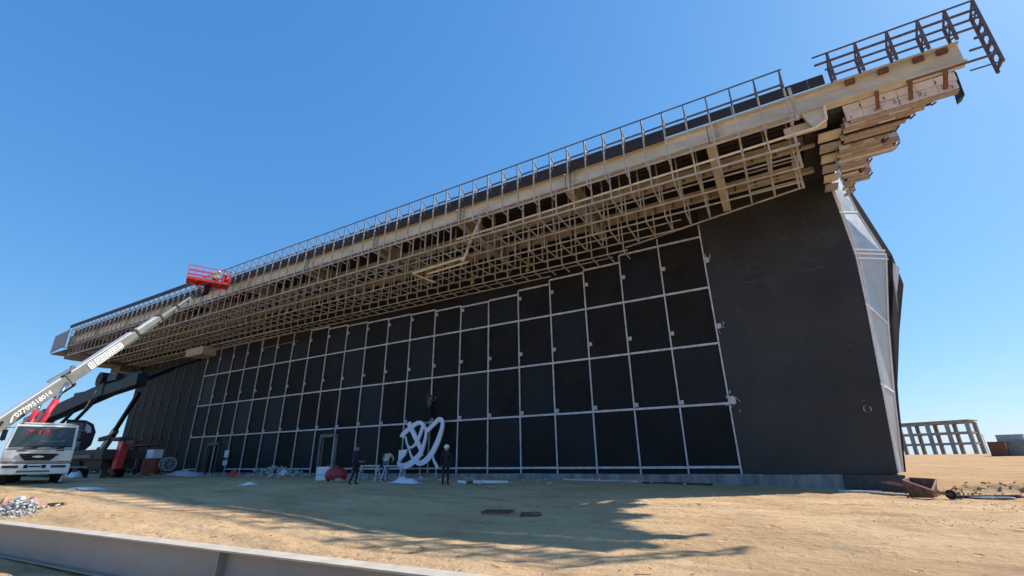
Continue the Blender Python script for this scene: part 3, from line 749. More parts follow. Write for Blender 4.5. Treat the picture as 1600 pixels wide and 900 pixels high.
def stand(**k):
    J = dict(pelvis=(0, 0, .95), spine=(0, .01, 1.15), chest=(0, 0, 1.36), neck=(0, .01, 1.50), head=(0, .03, 1.62), crown=(0, .02, 1.71))
    for s, n in (('L', -1), ('R', 1)):
        J['sh' + s] = (.185 * n, 0, 1.41); J['el' + s] = (.245 * n, -.02, 1.13); J['wr' + s] = (.235 * n, .09, .89); J['pa' + s] = (.23 * n, .12, .81)
        J['hi' + s] = (.095 * n, 0, .90); J['kn' + s] = (.115 * n, .02, .49); J['an' + s] = (.12 * n, -.02, .09); J['to' + s] = (.135 * n, .15, .045)
    J.update(k); return J
def place(x, y): return (x, y, gz(x, y) - 0.005)
# man with white helmet by the letters (looks at the wall)
person('person', 'man in black clothes and white helmet standing right of the white letter sign', place(-12.0, -7.5), R(25), stand(elR=(.30, .02, 1.16), wrR=(.26, .22, 1.06), paR=(.2, .28, 1.06)), (C_black, C_black), 'helmet')
person('person', 'man in navy clothes standing left of the man in beige, by the red tank', place(-15.2, -10.1), R(-80), stand(elL=(-.24, .1, 1.14), wrL=(-.16, .3, 1.0), paL=(-.12, .37, .99), elR=(.24, .1, 1.14), wrR=(.14, .3, 1.0), paR=(.10, .37, .99), head=(0, .06, 1.61), crown=(0, .07, 1.70), knL=(-.13, .06, .49), anR=(.14, -.16, .09), toR=(.15, .0, .045)), (C_navy, C_black), None)
bend = dict(pelvis=(0, -.05, .93), spine=(0, .05, 1.12), chest=(0, .22, 1.27), neck=(0, .33, 1.35), head=(0, .43, 1.37), crown=(0, .51, 1.40))
for s, n in (('L', -1), ('R', 1)):
    bend['sh' + s] = (.19 * n, .24, 1.31); bend['el' + s] = (.29 * n, .34, 1.08); bend['wr' + s] = (.17 * n, .52, .98); bend['pa' + s] = (.13 * n, .59, .95)
person('person', 'man in beige shirt and blue jeans bending over metal trestles', place(-16.9, -6.45), R(25), stand(**bend), (C_beige, C_jean), None)
climb = dict(elL=(-.32, .12, 1.52), wrL=(-.40, .16, 1.74), paL=(-.40, .2, 1.82), elR=(.30, .14, 1.30), wrR=(.34, .2, 1.52), paR=(.34, .22, 1.6), knL=(-.14, .12, .55))
person('person', 'worker with dark hair climbing the grid above the white letter sign', (-19.15, -.42, 3.98), R(0), stand(**climb), (C_grey, C_black), None)

# --------------------------------------------------------------- white calligraphy sign leaning at the wall
sign = thing('letter_sign', 'big white cut-out lettering of looping brush strokes leaning on the wall', 'sign', (-19.6, -.8, gz(-19.6, -.8)))
STROKES = [[(-20.78, 3.93, 0.32), (-20.44, 3.48, 0.34), (-20.01, 2.91, 0.34), (-19.6, 2.36, 0.3), (-19.37, 2.0, 0.22), (-19.25, 1.68, 0.06)], [(-21.26, 2.95, 0.43), (-21.14, 3.18, 0.36), (-20.74, 3.46, 0.33), (-20.25, 3.72, 0.31), (-19.85, 3.88, 0.28), (-19.46, 3.74, 0.26), (-19.54, 3.32, 0.26), (-19.72, 2.84, 0.24), (-19.98, 2.46, 0.2), (-20.29, 2.26, 0.15), (-20.59, 2.36, 0.12), (-20.82, 2.7, 0.11), (-20.91, 3.0, 0.1)], [(-19.35, 3.74, 0.13), (-19.14, 3.3, 0.17), (-19.14, 2.82, 0.22), (-19.27, 2.29, 0.28), (-19.48, 1.83, 0.36), (-19.89, 1.45, 0.43), (-20.36, 1.17, 0.43), (-20.89, 1.07, 0.37), (-21.28, 1.2, 0.24), (-21.39, 1.38, 0.1)], [(-19.14, 3.27, 0.29), (-18.83, 3.47, 0.3), (-18.45, 3.76, 0.29), (-18.1, 4.01, 0.32), (-17.81, 3.91, 0.25), (-17.78, 3.49, 0.29), (-17.92, 2.96, 0.35), (-18.16, 2.38, 0.39), (-18.48, 1.84, 0.4), (-18.92, 1.42, 0.4), (-19.39, 1.25, 0.33), (-19.84, 1.37, 0.26), (-20.2, 1.66, 0.15), (-20.48, 2.08, 0.09), (-20.68, 2.39, 0.07)], [(-18.39, 1.7, 0.09), (-18.26, 1.41, 0.15), (-18.05, 1.15, 0.18), (-17.9, 0.91, 0.21)]]
FLAG = [(-21.44, 2.1), (-20.65, 2.15), (-20.79, 1.76), (-21.06, 1.53), (-21.38, 1.31)]
def catmull(P, n=5):
    out = []
    for i in range(len(P) - 1):
        p0, p1, p2, p3 = P[max(0, i - 1)], P[i], P[i + 1], P[min(len(P) - 1, i + 2)]
        for j in range(n):
            t = j / n; out.append(tuple(0.5 * (2 * b + (c - a) * t + (2 * a - 5 * b + 4 * c - d) * t * t + (3 * b - a - 3 * c + d) * t ** 3) for a, b, c, d in zip(p0, p1, p2, p3)))
    return out + [P[-1]]
for si, S_ in enumerate(STROKES):
    P = catmull(S_); mb = MB(); lft, rt = [], []
    for i, (x, z, wd) in enumerate(P):
        a = P[max(0, i - 1)]; b = P[min(len(P) - 1, i + 1)]
        d = Vector((b[0] - a[0], 0, b[1] - a[1])).normalized(); n = Vector((-d.z, 0, d.x)) * (wd * .49)
        y = -.86 + .012 * si + (z - 1) * .06
        lft.append(Vector((x, y, z)) + n); rt.append(Vector((x, y, z)) - n)
    k = len(P); th = Vector((0, .10, 0)); vs = lft + rt + [p + th for p in lft] + [p + th for p in rt]; fs = []
    for i in range(k - 1):
        fs += [(i, i + 1, k + i + 1, k + i), (2 * k + i, 3 * k + i, 3 * k + i + 1, 2 * k + i + 1), (i, 2 * k + i, 2 * k + i + 1, i + 1), (k + i, k + i + 1, 3 * k + i + 1, 3 * k + i)]
    fs += [(0, k, 3 * k, 2 * k), (k - 1, 3 * k - 1, 4 * k - 1, 2 * k - 1)]
    mb.add(vs, fs); mb.build('letter_stroke', M_sign, sign, world=True)
MB().prism([(x, -.80 + (z - 1) * .06, z) for x, z in FLAG], (0, .10, 0)).build('letter_stroke', M_sign, sign, world=True)
mb = MB()
for x in (-20.9, -19.6, -18.2): mb.bar((x, -.5, gz(x, -.5)), (x, -.62, 1.3), .05)
mb.build('prop_leg', M_galv, sign, world=True)

# --------------------------------------------------------------- white aerial lift truck
T0 = Vector((-28.32, -17.41, 0.50)); TH = math.atan2(.956, .294)
truck = thing('aerial_lift_truck', 'white cabbed lift truck with long grey boom carrying a red basket to the roof', 'truck', T0, TH)
cab = MB()
def cabring(y, w0, w1, z0, z1): return [(-w0, y, z0), (w0, y, z0), (w1, y, z1), (-w1, y, z1)]
low = MB().prism([(-1.2, 0.06, .95), (1.2, 0.06, .95), (1.2, 0.0, 1.55), (-1.2, 0.0, 1.55)], (0, 1.9, 0))
lowo = low.build('cab', M_white, truck); bevel(lowo, .05)
up_ = MB()
f = [(-1.2, 0.0, 1.552), (1.2, 0.0, 1.552), (1.10, .22, 2.72), (-1.10, .22, 2.72)]; b_ = [(-1.2, 1.9, 1.552), (1.2, 1.9, 1.552), (1.10, 1.8, 2.72), (-1.10, 1.8, 2.72)]
up_.add(f + b_, [(0, 1, 2, 3), (7, 6, 5, 4), (0, 4, 5, 1), (1, 5, 6, 2), (2, 6, 7, 3), (3, 7, 4, 0)])
bevel(up_.build('cab_upper', M_white, lowo), .05)
def on_front(x, z, out=.012):
    t = (z - 1.552) / (2.72 - 1.552); return (x, .22 * t - out, z)
ws = MB().prism([on_front(-1.08, 1.66), on_front(1.08, 1.66), on_front(1.0, 2.60), on_front(-1.0, 2.60)], (0, -.01, 0)).build('windscreen', M_glass, truck)
mb = MB()
for x, m_ in ((-.55, 1), (.35, 1)): mb.bar(on_front(x, 1.66, .04), on_front(x + .62, 1.74, .04), .035)
for x in (-.4, .5): mb.bar(on_front(x, 1.60, .03), on_front(x + .3, 1.66, .04), .05)
mb.build('wiper', M_black, ws)
mb = MB()
for k in range(9):
    x = -.62 + k * .085 + (0.06 if k > 3 else 0); mb.bar(on_front(x, 2.26, .026), on_front(x + random.uniform(-.02, .05), 2.46, .026), .06, .006); mb.bar(on_front(x, 2.3 + random.random() * .12, .028), on_front(x + .09, 2.32 + random.random() * .1, .028), .05, .006)
mb.build('windscreen_sticker', mat('faded_red_print', (.36, .05, .045), .7), ws)
mb = MB()
for k in range(7): mb.bar(on_front(-.2 + k * .08, 2.50 + .02 * math.sin(k * 2.2), .027), on_front(-.11 + k * .08, 2.51 + .02 * math.cos(k * 3), .027), .035 + .01 * (k % 3), .006)
mb.bar(on_front(-.1, 1.95, .026), on_front(.75, 1.93, .026), .015, .006); mb.bar(on_front(.6, 1.96, .026), on_front(.8, 2.04, .026), .015, .006)
mb.build('windscreen_sticker', M_plastic, ws)
gr = MB().prism([(-.68, -.012, 1.38), (.68, -.012, 1.38), (.42, .028, 1.08), (-.42, .028, 1.08)], (0, -.02, 0)).build('grille', M_black, truck)
MB().box(-.13, .13, -.05, -.02, 1.215, 1.285).box(-.2, .2, -.055, -.02, 1.23, 1.27).box(-.06, .06, -.06, -.02, 1.205, 1.295).build('emblem', M_chrome, gr)
for z in (1.14, 1.2, 1.31): MB().box(-.45 - (z - 1.08), .45 + (z - 1.08), -.04, -.015, z - .012, z + .012).build('grille_bar', M_chas, gr)
link('lettering', text_mesh('DAEWOO', .13, mat('faded_gold', (.42, .36, .25), .6), .003), truck, (0, -.012, 1.47), (R(90), 0, 0))
bevel(MB().box(-1.22, 1.22, -.10, .3, .48, .93).build('bumper', M_white, truck), .04)
for s in (-1, 1):
    hl = MB().box(s * .98 - .2, s * .98 + .2, -.03, .1, 1.06, 1.2).build('headlight', mat('lamp_lens', (.55, .55, .5), .15, .3) if s < 0 else MATS['lamp_lens'], truck)
    MB().box(s * .8 - .26, s * .8 + .26, -.115, -.05, .76, .87).build('bumper_lamp', M_chas, truck)
    MB().box(s * .3 - .07, s * .3 + .07, -.115, -.05, .75, .89).build('tow_slot', M_black, truck)
    wh = MB().cyl((s * 1.12, .95, .5), (s * .82, .95, .5), .5, 24).build('wheel', M_tyre, truck)
    MB().cyl((s * 1.14, .95, .5), (s * 1.0, .95, .5), .26, 16).build('rim', M_chas, wh)
    for yy in (3.4, 5.6, 6.9):
        wh = MB().cyl((s * 1.12, yy, .5), (s * .6, yy, .5), .5, 20).build('wheel', M_tyre, truck); MB().cyl((s * 1.14, yy, .5), (s * 1.0, yy, .5), .24, 14).build('rim', M_chas, wh)
MB().box(-.2, .2, -.115, -.06, .79, .85).build('number_plate', M_black, truck)
MB().box(-.55, .55, -.115, -.06, .57, .65).build('bumper_slot', M_wood, truck)
mb = MB().bar((1.08, .05, 1.0), (1.18, .02, .3), .12).bar((1.12, .1, .55), (1.02, .0, .12), .09); mb.build('cab_step', M_galv, truck)
MB().box(-.45, .45, .5, 7.8, .7, .95).box(-1.2, 1.2, 2.3, 7.8, 1.0, 1.15).build('chassis', M_chas, truck)
MB().box(-.9, .9, .2, 1.7, 2.72, 2.78).build('roof_hatch', M_white, truck)
for s_ in (-1, 1):
    m2 = MB().bar((s_ * 1.13, .3, 2.55), (s_ * 1.36, .02, 2.5), .03).bar((s_ * 1.36, .02, 2.5), (s_ * 1.36, .02, 1.9), .03)
    mo = m2.build('mirror_arm', M_black, truck); MB().box(s_ * 1.36 - .09, s_ * 1.36 + .09, -.02, .05, 1.95, 2.42).build('mirror_glass', M_black, mo)
    MB().box(s_ * .9 - .06, s_ * .9 + .06, .2, .3, 2.72, 2.78).build('roof_lamp', mat('amber_lens', (.6, .25, .03), .3) if s_ < 0 else MATS['amber_lens'], truck)
    MB().box(s_ * 1.205 - .004, s_ * 1.205 + .004, .35, .37, 1.0, 1.55).box(s_ * 1.205 - .004, s_ * 1.205 + .004, 1.5, 1.52, 1.0, 1.55).build('door_seam', M_black, truck)
    MB().box(s_ * 1.22, s_ * 1.24, .35, 1.55, .3, .92).build('mud_flap', M_black, truck)
MB().box(-1.15, 1.15, -.03, .0, 1.0, 1.03).build('panel_gap', M_black, truck)
MB().box(-1.1, 1.1, -.02, .02, 1.585, 1.61).build('scuttle_gap', M_black, truck)
for x_ in (-.75, .55): MB().box(x_, x_ + .28, -.018, .01, 1.5, 1.535).build('air_slot', M_chas, truck)
# turntable and boom (built in world space, from the turntable to the basket at the roof edge)
P0 = Vector((-33.0, -18.0, 3.38)); P1 = Vector((-35.4, -8.9, 14.35)); BD = P1 - P0
def bp(t): return P0 + BD * t
MB().cyl((-32.6, -18.6, 1.6), (-32.6, -18.6, 2.1), .8, 20).build('turntable', M_boom, truck, world=True)
MB().bar((-32.4, -19.2, 1.8), bp(-.1), 1.0, .5).build('boom_pedestal', M_boom, truck, world=True)
vert = Vector((0, 0, 1)); bdn = BD.normalized(); bside = bdn.cross(vert).normalized(); bup = bside.cross(bdn).normalized()
secs = [(-.16, .245, .60, .44), (.245, .565, .58, .42), (.54, .70, .48, .36), (.68, .80, .38, .32), (.78, .90, .28, .26)]
for i, (a, b, h, wd) in enumerate(secs):
    s_ = MB().bar(bp(a), bp(b), wd, h).build('boom_section', M_boom, truck, world=True); bevel(s_, .05)
    MB().bar(bp(b - .005), bp(b + .005), wd + .06, h + .06).build('wear_collar', M_chas if i else M_boom, s_, world=True)
    if i < 3: MB().bar(bp(a + .02) + bup * (h / 2 + .03) , bp(b - .02) + bup * (h / 2 + .03), wd * .9, .05).build('boom_top_plate', M_boomw, s_, world=True)
for (a, b) in ((.46, .55), (.575, .68)): MB().bar(bp(a) - bup * .27 + bside * -.16, bp(b) - bup * .24 + bside * -.16, .06, .08).build('guide_rail', M_boomw, truck, world=True)
# lettering on the side that faces the camera
tocam = (CAM - bp(.2)); sgn = 1 if bside.dot(tocam) > 0 else -1
def on_boom(me, t, wd, lift=0.0):
    o = link('lettering', me, truck)
    X = bdn; Z = bside * sgn; Y = Z.cross(X)
    if Y.z < 0: X = -X; Y = Z.cross(X)
    p = bp(t) + Z * (wd / 2 + .012) + Y * lift
    o.matrix_parent_inverse = root_matrix(truck).inverted()
    o.matrix_basis = Matrix(((X.x, Y.x, Z.x, p.x), (X.y, Y.y, Z.y, p.y), (X.z, Y.z, Z.z, p.z), (0, 0, 0, 1)))
    return o
on_boom(text_mesh('07709518014', .34, M_boomw, .006, .012), .105, .44, 0)
mb = MB()                                           # small white dash mark before the number
mb.bar((-.2, -.1, 0), (.0, .08, 0), .09, .01, (0, 0, 1)); mb.bar((0, .08, 0), (.12, .16, 0), .06, .01, (0, 0, 1)); on_boom(mb.mesh('lettering', M_boomw), .032, .44, -.05)
def block_glyph(seed):                              # square brush glyphs, too blurred in the photograph to read
    rnd = random.Random(seed); mb = MB()
    for k in range(4):
        y = -.19 + k * .125; mb.box(-.2 + rnd.uniform(0, .06), .2 - rnd.uniform(0, .06), y - .034, y + .034, 0, .012)
    for x in (-.15, 0.0, .15):
        mb.box(x - .036, x + .036, -.22 + rnd.uniform(0, .1), .22 - rnd.uniform(0, .1), 0, .015)
    return mb.mesh('lettering', M_boomw)
for i, t in enumerate((.335, .364, .383, .402, .424, .448, .467)): on_boom(block_glyph(i), t, .42)
# two red lift cylinders
for s0, m_, e in (((-30.95, -17.2, 2.7), (-31.03, -16.68, 4.61), (-31.3, -16.4, 5.59)), ((-32.0, -17.25, 2.9), (-32.42, -16.93, 4.1), (-32.6, -16.84, 4.45))):
    c_ = MB().cyl(s0, m_, .15, 14).build('lift_cylinder', M_red, truck, True, world=True); MB().cyl(m_, e, .085, 12).build('piston_rod', M_chrome, c_, True, world=True)
MB().bar(bp(.255) + bup * .28, bp(.25) - bup * .5, .13, .16).bar(bp(.25) - bup * .5, bp(.17) - bup * .45, .08, .1).build('boom_link', M_navy, truck, world=True)
MB().bar(bp(.245) + bup * .5 - bdn * .8, bp(.27) + bup * .42, .14, .10).box(bp(.25).x - .12, bp(.25).x + .12, bp(.25).y - .1, bp(.25).y + .1, bp(.25).z + .42, bp(.25).z + .75).build('boom_bracket', M_boom, truck, world=True)
MB().cyl(bp(.40) - bup * .40 - bside * .1, bp(.40) - bup * .40 + bside * .1, .12, 12).build('boom_roller', M_black, truck, world=True)
for i in range(4):
    MB().cyl(bp(.06 + i * .12) + bup * .32 + bside * .1 * sgn, bp(.17 + i * .12) + bup * .33 + bside * .1 * sgn, .025, 6).build('hydraulic_hose', M_black, truck, True, world=True)
# jib, basket and floor
bc = Vector((-35.55, -8.75, 14.75)); ba = Vector((.41, .91, 0)); bb = Vector((.91, -.41, 0))
MB().bar(bp(.89), bc - Vector((0, 0, .75)) , .2, .24).bar(bc - Vector((0, 0, .8)), bc - Vector((0, 0, .1)), .32, .32).build('jib', M_navy, truck, world=True)
def bpt(u, v, z): return bc + ba * u + bb * v + Vector((0, 0, z))
W_, D_ = 1.42, .62
fl = MB().prism([bpt(-W_, -D_, 0), bpt(W_, -D_, 0), bpt(W_, D_, 0), bpt(-W_, D_, 0)], (0, 0, .09))
for u in (-.8, 0, .8): fl.bar(bpt(u, -D_, -.06), bpt(u, D_, -.06), .08)
fl.bar(bpt(-1.2, 0, -.06), bpt(0, 0, -.5), .1).bar(bpt(1.2, 0, -.06), bpt(0, 0, -.5), .1)
flo = fl.build('basket_floor', M_redb, truck, world=True)
mb = MB()
for (a, b) in (((-W_, -D_), (W_, -D_)), ((W_, -D_), (W_, D_)), ((W_, D_), (-W_, D_)), ((-W_, D_), (-W_, -D_))):
    mb.bar(bpt(a[0], a[1], .14), bpt(b[0], b[1], .14), .03, .2)
mb.build('toe_board', M_redb, flo, world=True)
for z in (.45, .8, 1.15):
    mb = MB()
    for (a, b) in (((-W_, -D_), (W_, -D_)), ((W_, -D_), (W_, D_)), ((W_, D_), (-W_, D_)), ((-W_, D_), (-W_, -D_))):
        if z == 1.15 and a == (-W_, -D_): mb.bar(bpt(-W_, -D_, z), bpt(.25, -D_, z), .05)
        elif z > .5 and a == (-W_, -D_): mb.bar(bpt(-W_, -D_, z), bpt(.1, -D_, z), .045); mb.bar(bpt(.75, -D_, z), bpt(W_, -D_, z), .045)
        else: mb.bar(bpt(*a, z), bpt(*b, z), .05)
    mb.build('guard_rail', M_red, flo, world=True)
for k in range(7):
    u = -W_ + k * 2 * W_ / 6
    for v in (-D_, D_):
        if v < 0 and k in (4,): continue
        MB().bar(bpt(u, v, .09), bpt(u, v, 1.15), .05).build('guard_post', M_red, flo, world=True)
for u in (-W_, W_): MB().bar(bpt(u, 0, .09), bpt(u, 0, 1.15), .05).build('guard_post', M_red, flo, world=True)
MB().box(bpt(1.1, 0, 0).x - .2, bpt(1.1, 0, 0).x + .2, bpt(1.1, 0, 0).y - .15, bpt(1.1, 0, 0).y + .15, bc.z + .5, bc.z + 1.0).build('control_box', M_red, flo, world=True)
crouch = dict(pelvis=(0, -.12, .50), spine=(0, -.03, .70), chest=(0, .07, .90), neck=(0, .13, 1.02), head=(0, .18, 1.12), crown=(0, .2, 1.21))
for s, n in (('L', -1), ('R', 1)):
    crouch['sh' + s] = (.19 * n, .08, .94); crouch['el' + s] = (.30 * n, .22, .76); crouch['wr' + s] = (.28 * n, .44, .86); crouch['pa' + s] = (.27 * n, .52, .90)
    crouch['hi' + s] = (.1 * n, -.1, .46); crouch['kn' + s] = (.15 * n, .28, .50); crouch['an' + s] = (.14 * n, .02, .09); crouch['to' + s] = (.16 * n, .18, .045)
q = bpt(.35, -.25, .09)
person('person', 'worker in hi-vis vest and white helmet crouching in the red lift basket', q, R(-30), stand(**crouch), (C_vest, C_grey), 'helmet')

# --------------------------------------------------------------- dark mobile crane behind it
crane = thing('mobile_crane', 'dark navy mobile crane behind the white lift truck, thin arm holding a tan basket', 'crane', (-46, -10, gz(-46, -10)))
gzc = gz(-46, -10)
MB().box(-57, -38.9, -11.2, -8.6, 1.75, 2.40).box(-57, -39.5, -10.9, -8.9, 1.1, 1.75).build('carrier_deck', M_chas, crane, world=True)
MB().box(-50.5, -40.5, -11.3, -11.22, 1.85, 2.05).box(-50.5, -40.5, -11.3, -11.22, 1.2, 1.3).build('deck_side_rail', M_wood, crane, world=True)
for xx in (-55.5, -53.8, -46.8, -45.0, -42.9):
    for yy in (-11.1, -8.6):
        wh = MB().cyl((xx, yy, gzc + .58), (xx, yy + .4, gzc + .58), .58, 22).build('wheel', M_tyre, crane, world=True)
        MB().cyl((xx, yy - .03, gzc + .58), (xx, yy + .2, gzc + .58), .3, 14).build('rim', M_chas, wh, world=True)
OCX = Vector((.292, .956, 0)); OCN = Vector((.956, -.292, 0)); OC0 = Vector((-46.6, -10.35, 0))
def oc(u, z, w=0.0): return OC0 + OCX * u + OCN * w + Vector((0, 0, z))
out_ = [(-.95, 2.42), (.62, 2.42), (.95, 2.9), (1.0, 3.9), (.72, 4.5), (.2, 4.78), (-.95, 4.8)]
oco = bevel(MB().prism([oc(u, z) for u, z in out_], -OCN * 1.7).build('operator_cab', M_navy, crane, world=True), .06)
MB().prism([oc(u, z, .005) for u, z in ((-.9, 3.35), (.12, 3.35), (.12, 4.55), (-.9, 4.6))], OCN * .02).build('cab_window', mat('dim_glass', (.06, .075, .085), .2), oco, world=True)
MB().prism([oc(u, z, .005) for u, z in ((-.9, 2.62), (.1, 2.62), (.16, 3.15), (-.9, 3.2))], OCN * .02).build('cab_lower_glass', M_teal, oco, world=True)
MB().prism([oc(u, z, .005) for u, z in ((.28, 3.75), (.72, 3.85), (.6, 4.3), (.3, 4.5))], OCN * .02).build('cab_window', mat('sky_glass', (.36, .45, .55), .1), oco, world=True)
mr = oc(-.35, 4.0, .2); MB().ball(mr, .16, .16, .24).bar(mr, oc(.3, 4.0, .1), .07).build('cab_mirror', M_grub, oco, world=True)
MB().bar(oc(.2, 2.5, .02), oc(.26, 4.7, .02), .07).build('cab_pillar', M_boom, oco, world=True)
MB().bar(oc(-.9, 3.27, .02), oc(.2, 3.27, .02), .09).build('cab_sill', M_navy, oco, world=True)
c0, c1, c2 = Vector((-61.5, -9.6, 5.15)), Vector((-47.4, -9.0, 7.45)), Vector((-42.2, -8.8, 7.85))
bevel(MB().bar(c0, c1, .9, 1.15).build('boom_section', M_navy, crane, world=True), .08)
bevel(MB().bar(c1 - (c1 - c0) * .12, c2, .75, .95).build('boom_section', M_navy, crane, world=True), .06)
MB().bar(c0 + (c1 - c0) * .0, c0 + (c1 - c0) * .28, 1.0, 1.2).build('boom_foot', M_boom, crane, world=True)
MB().cyl((-48.6, -9.5, 8.35), (-48.6, -8.6, 8.35), .62, 18).build('winch_drum', M_black, crane, world=True)
MB().box(-46.9, -45.2, -9.5, -8.6, 8.0, 8.55).bar((-45.5, -9.05, 8.3), c2 + Vector((0, 0, .5)), .3, .3).build('boom_head', M_navy, crane, world=True)
MB().box(-53.0, -51.0, -9.5, -9.3, 7.1, 7.5).build('boom_lamp_bar', M_navy, crane, world=True)
for (a, b) in (((-55.2, -9.6, 4.0), (-52.0, -9.3, 6.2)), ((-52.0, -9.6, 4.2), (-48.0, -9.3, 6.9))):
    c_ = MB().cyl(a, b, .14, 10).build('lift_cylinder', M_navy, crane, True, world=True)
MB().cyl((-50.0, -9.45, 5.6), (-48.4, -9.45, 7.4), .06, 8).build('piston_rod', M_chrome, crane, world=True)
MB().bar(c2 - Vector((.2, 0, .1)), (-44.2, -6.0, 9.4), .30, .32).bar((-44.2, -6.0, 9.4), (-46.4, -2.9, 11.0), .18, .2).build('jib_arm', M_navy, crane, world=True)
tb = MB(); 
bx0, bx1, by0, by1, bz = -48.2, -45.3, -3.4, -2.1, 11.35
bk = MB().box(bx0, bx1, by0, by1, bz, bz + .1).build('work_basket', M_tan, crane, world=True)
for k in range(12):
    xx = bx0 + .04 + k * (bx1 - bx0 - .08) / 11
    MB().box(xx - .1, xx + .1, by0 - .03, by0, bz + .1, bz + .75).build('basket_board', M_tan, bk, world=True)
for k in range(5):
    yy = by0 + .12 + k * .26
    MB().box(bx1, bx1 + .03, yy - .11, yy + .11, bz + .1, bz + .75).build('basket_board', M_tan, bk, world=True)
mb = MB()
for k in range(9):
    xx = bx0 + k * (bx1 - bx0) / 8; mb.bar((xx, by0, bz + .7), (xx, by0, bz + 1.25), .04)
mb.bar((bx0, by0, bz + 1.25), (bx1, by0, bz + 1.25), .05).bar((bx1, by0, bz + 1.25), (bx1, by1, bz + 1.25), .05).bar((bx0, by0, bz + 1.25), (bx0, by1, bz + 1.25), .05)
mb.build('basket_rail', M_rust, bk, world=True)
# outrigger: red leg at the near corner
og = MB(); og.prism([(-38.9, -10.5, 2.95), (-38.15, -10.5, 2.95), (-38.35, -10.5, 1.1), (-38.9, -10.5, 1.1)], (0, .45, 0))
ogo = bevel(og.build('outrigger', M_red, crane, world=True), .03)
MB().cyl((-39.05, -10.28, 1.1), (-39.0, -10.28, .62), .1, 10).cyl((-39.0, -10.28, .62), (-39.0, -10.28, gz(-39, -10.3)), .3, 14).build('outrigger_foot', M_rust, ogo, world=True)
MB().box(-39.6, -38.2, -10.7, -9.9, 2.95, 3.2).box(-38.2, -36.8, -10.4, -10.0, 2.7, 2.95).build('outrigger_beam', M_chas, crane, world=True)
MB().bar((-40.6, -10.6, 1.9), (-38.9, -10.2, .7), .2, .25).build('outrigger_brace', M_rust, crane, world=True)

# --------------------------------------------------------------- slim boom lift at the far corner
lift = thing('boom_lift', 'slim grey boom lift rising beside the far left corner of the hall', 'lift', (-62.5, -3, gz(-62.5, -3)))
gl = gz(-62.5, -3)
MB().box(-64.5, -60.5, -4, -2, gl + .5, gl + 1.5).bar((-63.5, -3, gl + 1.4), (-62.3, -3, 3.0), .7, .6).build('chassis', M_chas, lift, world=True)
for xx in (-64, -61):
    for yy in (-4.1, -2.1): MB().cyl((xx, yy, gl + .5), (xx, yy + .35, gl + .5), .5, 18).build('wheel', M_tyre, lift, world=True)
MB().bar((-62.35, -3, 2.8), (-60.2, -3, 4.9), .5, .55).build('boom_section', M_boom, lift, world=True)
MB().bar((-60.8, -3, 4.4), (-57.2, -3, 8.6), .34, .38).build('boom_section', M_black, lift, world=True)
MB().bar((-62.6, -3.3, 4.0), (-59.6, -3.3, 4.25), .35, .4).build('boom_link', M_black, lift, world=True)
MB().cyl((-61.4, -3.2, 2.7), (-60.6, -3.2, 4.2), .07, 8).build('piston_rod', M_chrome, lift, world=True)

# --------------------------------------------------------------- clutter in front of the left end
def on_ground(x, y): return gz(x, y)
t = thing('generator', 'dark rusty generator set beside the red outrigger', 'generator', (-50.6, -4.0, gz(-50.6, -4)))
z0 = gz(-50.6, -4)
MB().box(-52.6, -48.9, -4.8, -3.4, z0 + .35, z0 + 1.9).build('engine_box', M_chas, t, world=True)
MB().box(-50.8, -49.2, -4.86, -4.80, z0 + .5, z0 + 1.4).build('side_panel', mat('grey_green_panel', (.10, .13, .12), .6), t, world=True)
MB().box(-53.2, -48.0, -4.9, -3.3, 3.0, 3.12).build('canopy', M_rust, t, world=True)
for xx in (-53.0, -50.6, -48.2): MB().bar((xx, -4.7, z0), (xx, -4.7, 3.0), .14).build('canopy_post', M_chas, t, world=True)
MB().cyl((-51.5, -4.2, z0 + 1.9), (-51.5, -4.2, z0 + 2.5), .12, 10).build('exhaust_pipe', M_rust, t, world=True)
for xx in (-52.2, -49.3): MB().cyl((xx, -4.8, z0 + .32), (xx, -4.6, z0 + .32), .32, 14).build('wheel', M_tyre, t, world=True)
t = thing('oil_drum', 'rusty orange-red oil drum under a white box', 'drum', (-47.5, -4.3, gz(-47.5, -4.3)))
z0 = gz(-47.5, -4.3); mb = MB().cyl((-47.5, -4.3, z0), (-47.5, -4.3, z0 + 1.45), .72, 22); mb.build('drum_body', M_rdrum, t, world=True)
for z in (.03, .48, .96, 1.42): MB().cyl((-47.5, -4.3, z0 + z - .02), (-47.5, -4.3, z0 + z + .03), .75, 22).build('rib', M_rdrum, t, world=True)
mb = MB().box(-48.4, -46.9, -4.7, -3.9, z0 + 1.47, z0 + 2.2).box(-47.98, -47.9, -4.72, -4.69, z0 + 1.5, z0 + 2.2); o = tag(mb.build('white_box', M_plastic), 'white plastic box on top of the rusty oil drum', 'box')
t = thing('cable_reel', 'pale wooden cable reel standing right of the rusty drum', 'reel', (-45.2, -4.1, gz(-45.2, -4.1)))
z0 = gz(-45.2, -4.1)
for xx in (-45.5, -44.9):
    mb = MB()
    for k in range(14):
        a = 2 * math.pi * k / 14; b = 2 * math.pi * (k + 1) / 14
        mb.bar((xx, -4.1 + .52 * math.cos(a), z0 + .95 + .52 * math.sin(a)), (xx, -4.1 + .52 * math.cos(b), z0 + .95 + .52 * math.sin(b)), .1, .12)
    for k in range(4):
        a = math.pi * k / 4; mb.bar((xx, -4.1 - .5 * math.cos(a), z0 + .95 - .5 * math.sin(a)), (xx, -4.1 + .5 * math.cos(a), z0 + .95 + .5 * math.sin(a)), .07, .05)
    mb.build('reel_flange', M_grub, t, world=True)
